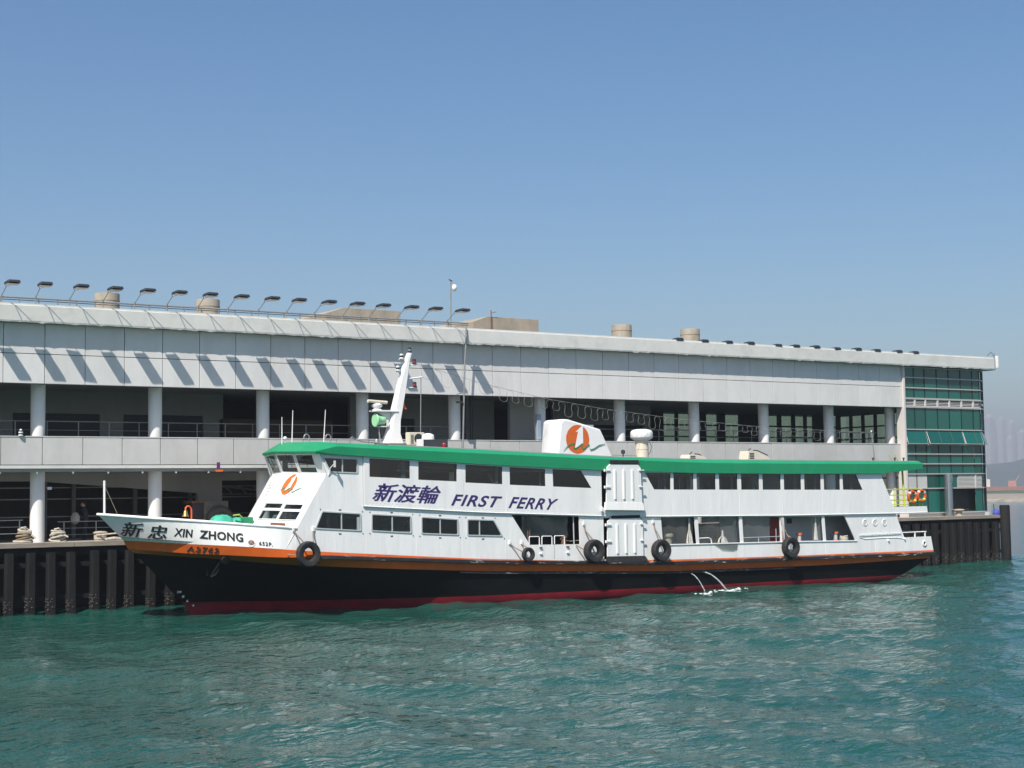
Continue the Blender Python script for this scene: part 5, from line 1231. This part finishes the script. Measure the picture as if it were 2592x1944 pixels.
for x in (44.15, 44.95): rl([(x, YL+.1, 2.2), (x, YL+.1, 2.46)], .04, 'rail_post', white2)
rl([(43.4, -10.3, 1.6), (43.2, -10.3, 3.5)], .05, 'deck_pillar', greysteel)
MB().loft([[(45.42, YC-3.9, 1.46), (45.27, YC-3.9, 2.2)], [(45.5, YC, 1.46), (45.35, YC, 2.2)], [(45.42, YC+3.9, 1.46), (45.27, YC+3.9, 2.2)]]).build('stern_bulwark', white, fe)
MB().loft([[(44.97, YS+.06, 3.535), (44.92, YS+.06, 3.85)], [(45.1, YC, 3.535), (45.05, YC, 3.85)], [(44.97, 2*YC-YS-.06, 3.535), (44.92, 2*YC-YS-.06, 3.85)]]).build('stern_apron', white, fe)
yr = -11.45
for z, r in ((4.79, .034), (4.48, .022), (4.20, .022), (3.98, .022)): rl([(41.9, yr, z), (44.88, yr, z)], r, 'upper_rail', limey)
for z, r in ((4.80, .034), (4.48, .022), (4.20, .022)): rl([(44.88, yr, z), (44.95, YC, z), (44.88, 2*YC-yr, z)], r, 'upper_rail', limey)
for x in (42.72, 44.1, 44.88): rl([(x, yr, 3.84), (x, yr, 4.79)], .028, 'rail_post', limey)
rl([(43.52, yr, 3.82), (43.42, yr, 5.78)], .055, 'roof_pillar', limey)
MB().box(42.6, 43.1, -10.9, -10.5, 3.86, 4.1).build('deck_locker', white2, fe, bevel=.02); rl([(43.6, 2*YC-yr, 3.8), (43.5, 2*YC-yr, 5.8)], .055, 'roof_pillar', limey)
# ---------------- bow fittings
rl([(.42, YC, 4.2), (.41, YC, 5.62)], .05, 'flag_staff', white2); rl([(.45, YC, 5.35), (.95, YC-.1, 4.2)], .012, 'staff_stay', ropem)
mb = MB()
for (x, z) in ((4.55, 3.86),): pass
for x, y in ((6.6, -10.2), (7.0, -10.6)):
    o = MB().lathe((x, y, 2.85), [(.10, 0), (.10, .72), (.14, .74), (.14, .82)], 14).build('mooring_bitt', rust, fe, smooth=True, angle=30)
MB().tube([(6.3, -11.0, 3.72), (6.9, -11.05, 3.68)], .09, 8).build('fairlead', rust, fe)
MB().hexa([(6.75, -9.5, 2.9), (6.85, -9.0, 2.9), (6.95, -9.0, 2.9), (6.85, -9.5, 2.9), (7.3, -9.5, 4.1), (7.35, -9.0, 4.1), (7.45, -9.0, 4.1), (7.4, -9.5, 4.1)]).build('front_ladder', white2, fe)
# anchor housed in the hull side, coloured black for the deep shade there
an = MB().tube([(4.0, bow_y(4, 2.6)+.55, 1.62), (4.35, bow_y(4, 2.6)+.35, 2.25)], .05, 8).build('anchor_shank', black, fe)
for dx in (-.18, .18): MB().tube([(3.98, bow_y(4, 2.6)+.5, 1.62), (3.98+dx, bow_y(4, 2.6)+.42, 1.72), (4.05+dx*1.4, bow_y(4, 2.6)+.36, 1.95)], [.05, .05, .02], 8).build('anchor_fluke', black, an)
MB().lathe((4.4, bow_y(4.4, 2.5)+.28, 2.30), [(.16, .1), (.2, .0), (.14, -.08)], 14, axis='Y').build('hawse_pipe', black, fe, smooth=True)

# ================================================================== THINGS ON THE FERRY
t = thing('ship_bell', 'brass bell hanging from a curved orange stand on the ferry bow', 'bell', (3.6, -9.2, 3.1))
bx_, by_ = 3.35, -9.2
MB().tube([(bx_+.22, by_, 3.05), (bx_+.22, by_, 4.34), (bx_+.20, by_, 4.44), (bx_+.12, by_, 4.52), (bx_+.04, by_, 4.52), (bx_-.03, by_, 4.46), (bx_-.04, by_, 4.36)], .036, 8).build('bell_stand', orangefit, t, smooth=True)
MB().lathe((bx_-.04, by_, 4.10), [(.16, 0), (.13, .03), (.095, .10), (.08, .20), (.05, .25), (.015, .27)], 20).build('bell', brass, t, smooth=True)
MB().box(bx_+.15, bx_+.45, by_-.06, by_+.06, 3.92, 3.97).build('foot_plate', orangefit, t); MB().tube([(bx_+.65, by_, 3.05), (bx_+.65, by_, 3.94)], .05, 8).build('side_post', orangefit, t); MB().box(bx_+.5, bx_+.8, by_-.06, by_+.06, 3.93, 3.97).build('post_cap', orangefit, t)
t = thing('tarpaulin_heap', 'rounded teal tarpaulin heap on the bow between bell and cabin front', 'tarpaulin', (5.5, -8.6, 3.0))
rnd = random.Random(11); mb = MB(); rows = []
for j in range(9):
    v = j/8; r = .66*math.cos(v*math.pi/2)**.55; rows.append([(5.15+r*math.cos(a*2*math.pi/28)*1.0, -8.6+r*.8*math.sin(a*2*math.pi/28), 3.0+1.12*math.sin(v*math.pi/2)+.03*math.sin(a*1.3+j)) for a in range(28)])
mb.loft(rows, closed=True); mb.f.append(tuple(range(len(mb.v)-28, len(mb.v)))); mb.build('cover', tarpm, t, smooth=True)
rows = []
for j in range(6):
    v = j/5; r = .42*math.cos(v*math.pi/2)**.6; rows.append([(5.78+r*math.cos(a*2*math.pi/20), -8.7+r*.7*math.sin(a*2*math.pi/20), 3.0+1.0*math.sin(v*math.pi/2)+.04*math.sin(a*1.7+j)) for a in range(20)])
mb = MB(); mb.loft(rows, closed=True); mb.f.append(tuple(range(len(mb.v)-20, len(mb.v)))); mb.build('cover_fold', tarpm, t, smooth=True)
MB().tube([(5.5, -9.0, 4.10), (5.75, -9.05, 4.13), (5.9, -9.0, 4.0)], .04, 6).build('tie_rope', mat('yellow_green_rope', (.35, .45, .08), .7), t)
t = thing('green_box', 'square green box against the front of the cabin on the bow', 'box', (6.2, -8.7, 3.0))
MB().box(5.98, 6.42, -9.0, -8.4, 3.0, 4.02).build('box_body', greenbox, t, bevel=.02)
def fender(x, z, r, rr, lb, ropes, tilt=0):
    t = thing('tyre_fender', lb, 'tyre', (x, -12.08, z-r), 'tyre fenders hung along the ferry side')
    mb = MB(); w_ = rr*.9
    prof = [(r-rr*1.5, -w_*.7), (r-rr*1.15, -w_), (r-rr*.25, -w_), (r-.02, -w_*.72), (r, -w_*.4), (r, w_*.4), (r-.02, w_*.72), (r-rr*.25, w_), (r-rr*1.15, w_), (r-rr*1.5, w_*.7), (r-rr*1.35, 0)]
    n = 40; vs = []
    for i in range(n):
        a = 2*math.pi*i/n
        for (q, h) in prof: vs.append((x+q*math.cos(a), -12.08+h, z+q*math.sin(a)))
    m_ = len(prof); fs = [(i*m_+j, ((i+1) % n)*m_+j, ((i+1) % n)*m_+(j+1) % m_, i*m_+(j+1) % m_) for i in range(n) for j in range(m_)]
    mb.add(vs, fs); mb.build('tyre', rubber, t, smooth=True, angle=50)
    for pts in ropes: MB().tube(pts, .028, 6).build('lashing_rope', mat('dirty_lashing', (.28, .20, .15), .9, .4, 9), t)
    return t
YR = -12.0
fender(7.46, 2.50, .53, .18, 'tyre fender hung on two ropes below the front corner of the cabin', [[(7.0, YL-.03, 3.5), (7.05, YL-.2, 3.3), (7.35, -12.2, 2.85)], [(7.9, YL-.03, 3.45), (7.85, YL-.1, 3.3), (7.65, -12.2, 2.85)], [(6.7, -11.7, 2.5), (7.0, -12.1, 2.45)]])
fender(18.37, 2.12, .325, .115, 'small tyre fender hung on a rope below the last front window', [[(17.65, YL-.03, 2.62), (17.85, YL-.1, 2.45), (18.15, -12.15, 2.2)], [(18.3, YL-.03, 2.58), (18.38, -12.1, 2.38)]])
fender(22.05, 2.16, .54, .20, 'big tyre fender hung just left of the lower boarding gate', [[(21.78, YL-.03, 3.35), (21.82, YL-.1, 3.1), (21.95, -12.1, 2.66)], [(21.86, YL-.03, 3.1), (22.0, -12.1, 2.66)], [(21.3, YL-.05, 2.45), (21.65, -12.05, 2.15)]])
fender(26.02, 2.06, .53, .19, 'tyre fender hung just right of the lower boarding gate', [[(25.9, YL-.03, 3.4), (25.95, YL-.08, 3.1), (26.05, -12.1, 2.5)], [(26.2, -12.2, 2.5), (26.35, YL+.1, 2.46)]])
fender(34.42, 1.94, .53, .18, 'tyre fender farthest aft, below the rusty white post', [[(34.4, YL-.05, 2.9), (34.5, YL-.1, 2.6), (34.5, -12.15, 2.2)], [(34.7, -11.7, 2.5), (34.5, -12.2, 2.3)]])
for x in (7.0, 7.9, 17.65, 18.3, 21.78, 25.9): MB().box(x-.05, x+.05, YL-.06, YL, 3.42 if x < 9 else (2.58 if x < 19 else 3.34), 3.6 if x < 9 else (2.74 if x < 19 else 3.5)).build('lashing_eye', white2, fe, bevel=.01)
for x, z, lb in ((44.0, 4.36, 'orange life ring on the yellow-green stern rail, left of two'), (44.72, 4.42, 'orange life ring on the yellow-green stern rail, right of two')):
    t = thing('life_ring', lb, 'life ring', (x, -11.56, z-.38), 'orange life rings on the stern rail')
    MB().torus((x, -11.58, z), .29, .085, 'Y', 32, 10).build('ring', mat('orange_life_ring', (.55, .085, .025), .5, .15, 6), t, smooth=True)
    for a in (45, 135, 225, 315):
        c = (x+.29*math.cos(R(a)), -11.58, z+.29*math.sin(R(a))); d_ = (-math.sin(R(a)), 0, math.cos(R(a)))
        MB().tube([(c[0]-d_[0]*.04, c[1], c[2]-d_[2]*.04), (c[0]+d_[0]*.04, c[1], c[2]+d_[2]*.04)], .092, 10).build('reflective_band', white2 if a < 200 else limey, t)
# festoon cable from mast to stern staff
t = thing('festoon_cable', 'thin looping cable strung from the mast to the staff at the stern', 'cable', (29, YC, 7))
LN = [(15.0, 10.98), (18.7, 10.1), (22.2, 9.44), (25.5, 9.0), (30, 8.55), (36, 8.15), (43.2, 7.95)]
yline = lambda x: YC-1.8*max(0, (x-15)/28.2)
MB().tube([(x, yline(x), interp(LN, x)) for x in [15+i*.94 for i in range(31)]], .008, 4).build('messenger_line', greysteel, t)
pts = []; x = 15.2; rnd = random.Random(9)
while x < 42.8:
    per = rnd.uniform(.95, 1.25) if x < 19 else rnd.uniform(.55, .95); amp = rnd.uniform(.45, .72)*(1 if x < 30 else .8)
    for k in range(14):
        f = k/14; xx = x+per*f+.10*math.sin(4*math.pi*f); pts.append((xx, yline(xx)+.02*math.sin(f*6), interp(LN, xx)-amp*(.5-.5*math.cos(2*math.pi*f))-.02))
    x += per
MB().tube(pts, .0072, 4).build('looped_cable', mat('grey_cable', (.24, .24, .23), .6), t)
# discharge streams from the hull side
foam = mat('white_foam', (.60, .66, .66), .6, .3, 9, .02, 30)
jet = glass('falling_water', (.8, .85, .85), .15, .45, (.55, .60, .60), 1.33)
def stream(x, z, dx, lb, seed, m_=.05):
    rnd = random.Random(seed); t = thing('discharge_stream', lb, 'water stream', (x+dx, -12.2, 0)); y0 = YC-3.92
    strand = MB()
    for s_ in range(7):
        o_ = rnd.uniform(-.05, .05); pts = []; rs = []
        for k in range(25):
            f = k/24; pts.append((x+dx*f+o_*1.6*f+rnd.uniform(-.02, .02)*f, y0-.55*f+o_*f, z*(1-f*f*.85-f*.15)+rnd.uniform(-.012, .012))); rs.append(m_*(.3+.7*rnd.random())*(1.1-.45*f))
        k = 0
        while k < 24:
            n_ = rnd.randint(3, 8); seg = pts[k:k+n_+1]
            if len(seg) > 1 and (k < 5 or rnd.random() < .72): strand.tube(seg, [max(.003, r*(.35 if i in (0, len(seg)-1) else 1)) for i, r in enumerate(rs[k:k+n_+1])], 5)
            k += n_
    strand.build('water_strands', jet, t, smooth=True)
    mb = MB()
    for k in range(34):
        a = rnd.gauss(0, .28); b = rnd.gauss(0, .13); s_ = rnd.uniform(.02, .07); cx_ = x+dx+.25+a*1.6; cy_ = y0-.6+b; mb.lathe((cx_, cy_, wave(cx_, cy_)-.02), [(s_*1.6, 0), (s_*1.2, s_*.5), (s_*.3, s_*.8)], 7)
    o = mb.build('foam_patch', foam, t, smooth=True); o['kind'] = 'stuff'
stream(28.2, .86, .40, 'thinner stream of water falling from the black hull, left of two', 1, .022)
stream(28.95, .92, 1.05, 'thicker arching stream of water falling from the black hull, right of two', 2, .034)

# ================================================================== FAR SHORE
def bear(deg, dist): return (CAMP.x+dist*math.sin(R(deg)), CAMP.y+dist*math.cos(R(deg)))
farm = mat('hazy_hillside', (.05, .075, .055), .9, .4, .01)
rows = []; rnd = random.Random(21)
for k in range(90):
    b_ = 20+70*k/89; x, y = bear(b_, 3000); h = 70+22*math.sin(b_*.23+1.0)+14*math.sin(b_*.71)+5*math.sin(b_*2.3)+4*rnd.random()
    x2, y2 = bear(b_, 3300); x3, y3 = bear(b_, 3800); rows.append([(x, y, -2), (x2, y2, h*.6), (x3, y3, h)])
MB().loft(rows).build('hillside', farm, None, smooth=True)['kind'] = 'structure'
towm = mat('pale_tower_block', (.60, .60, .61), .8, .2, .02)
tw0 = None
def tower(b_, d_, w_, h):
    x, y = bear(b_, d_); t = thing('tower_block', 'pale high-rise tower in the far haze right of the pier', 'tower', (x, y, 0), 'hazy high-rise towers on the far shore')
    MB().box(x-w_/2, x+w_/2, y-w_/2, y+w_/2, 0, h).build('shaft', towm, t); MB().box(x-w_/5, x+w_/5, y-w_/5, y+w_/5, h, h+6).build('roof_house', towm, t)
    mb = MB()
    for k in range(4):
        for s_ in (-1, 1): mb.box(x-w_/2+.5+k*w_/4, x-w_/2+w_/4-1.2+k*w_/4, y+s_*w_/2-.3, y+s_*w_/2+.3, 6, h-4); mb.box(x+s_*w_/2-.3, x+s_*w_/2+.3, y-w_/2+.5+k*w_/4, y-w_/2+w_/4-1.2+k*w_/4, 6, h-4)
    mb.build('window_strips', mat('tower_glazing', (.42, .40, .40), .5), t)
for k in range(44):
    tower(48.5+9.5*k/43+rnd.uniform(-.1, .1), rnd.uniform(3950, 4500), rnd.uniform(13, 20), rnd.uniform(120, 178))
bw = []
for k in range(140):
    b_ = 20+70*k/139; d_ = 520+25*math.sin(b_*.3); x, y = bear(b_, d_); x1, y1 = bear(b_, d_+6); x2, y2 = bear(b_, d_+30); r_ = rnd.uniform(-.2, .25)
    bw.append([(x, y, -1), (x1, y1, 1.0+r_), (x2, y2, 1.5+r_*.5), (bear(b_, d_+260)[0], bear(b_, d_+260)[1], 1.6)])
MB().loft(bw).build('breakwater', mat('rock_armour', (.30, .26, .21), .95, .5, .3, .3, 1.0), None)['kind'] = 'structure'
MB().loft([[(*bear(20+70*k/60, 800), 1.0), (*bear(20+70*k/60, 810), 2.6+.7*math.sin(k*1.7)), (*bear(20+70*k/60, 830), 1.0)] for k in range(61)]).build('shore_trees', mat('shore_scrub', (.06, .09, .05), .95, .4, .05), None, kind='stuff')
def barge(b_, d_, L_, lb):
    x, y = bear(b_, d_); t = thing('far_barge', lb, 'barge', (x, y, 1.4), 'red barges behind the breakwater'); rm = mat('faded_red_hull', (.40, .20, .17), .7, .2, .5); cm = mat('pale_superstructure', (.55, .52, .48), .7)
    c_, s_ = math.cos(R(-b_)), math.sin(R(-b_))
    def Wp(a, b, z): return (x+a*c_-b*s_, y+a*s_+b*c_, z)
    def bxx(a0, a1, b0, b1, z0, z1, nm, m): MB().hexa([Wp(a0, b0, z0), Wp(a1, b0, z0), Wp(a1, b1, z0), Wp(a0, b1, z0), Wp(a0, b0, z1), Wp(a1, b0, z1), Wp(a1, b1, z1), Wp(a0, b1, z1)]).build(nm, m, t)
    MB().hexa([Wp(-L_/2+2, -4, 0), Wp(L_/2-2, -4, 0), Wp(L_/2-2, 4, 0), Wp(-L_/2+2, 4, 0), Wp(-L_/2, -5, 5), Wp(L_/2, -5, 5), Wp(L_/2, 5, 5), Wp(-L_/2, 5, 5)]).build('hull', rm, t)
    bxx(-L_/2+2, -L_/2+7, -3, 3, 5.01, 9, 'deckhouse', cm); MB().tube([Wp(-L_/2+5, 0, 9), Wp(-L_/2+5, 0, 15)], .4, 6).build('mast', cm, t); MB().tube([Wp(L_/4, 0, 5), Wp(L_/4+4, 0, 11)], .3, 6).build('derrick', rm, t); bxx(L_/4-2, L_/4+2, -2, 2, 5.01, 8, 'crane_house', rm)
barge(51.05, 860, 24, 'red work barge on the far shore beside the end of the pier'); barge(53.2, 880, 30, 'red crane barge on the far shore at the right edge of the picture')
# ---------------- haze
hz = MB().box(-2500, 5500, -1500, 5200, -2.0, 205).build('haze', mat('dummy_haze', (1, 1, 1)), None); hz['kind'] = 'stuff'
hm = bpy.data.materials.new('haze_air'); hm.use_nodes = True
for x in list(hm.node_tree.nodes):
    if x.type != 'OUTPUT_MATERIAL': hm.node_tree.nodes.remove(x)
pv = hm.node_tree.nodes.new('ShaderNodeVolumePrincipled'); pv.inputs['Color'].default_value = (.86, .90, .97, 1); pv.inputs['Density'].default_value = 0.00036; pv.inputs['Anisotropy'].default_value = 0.3
hm.node_tree.links.new(pv.outputs[0], [x for x in hm.node_tree.nodes if x.type == 'OUTPUT_MATERIAL'][0].inputs['Volume'])
hz.data.materials.clear(); hz.data.materials.append(hm)
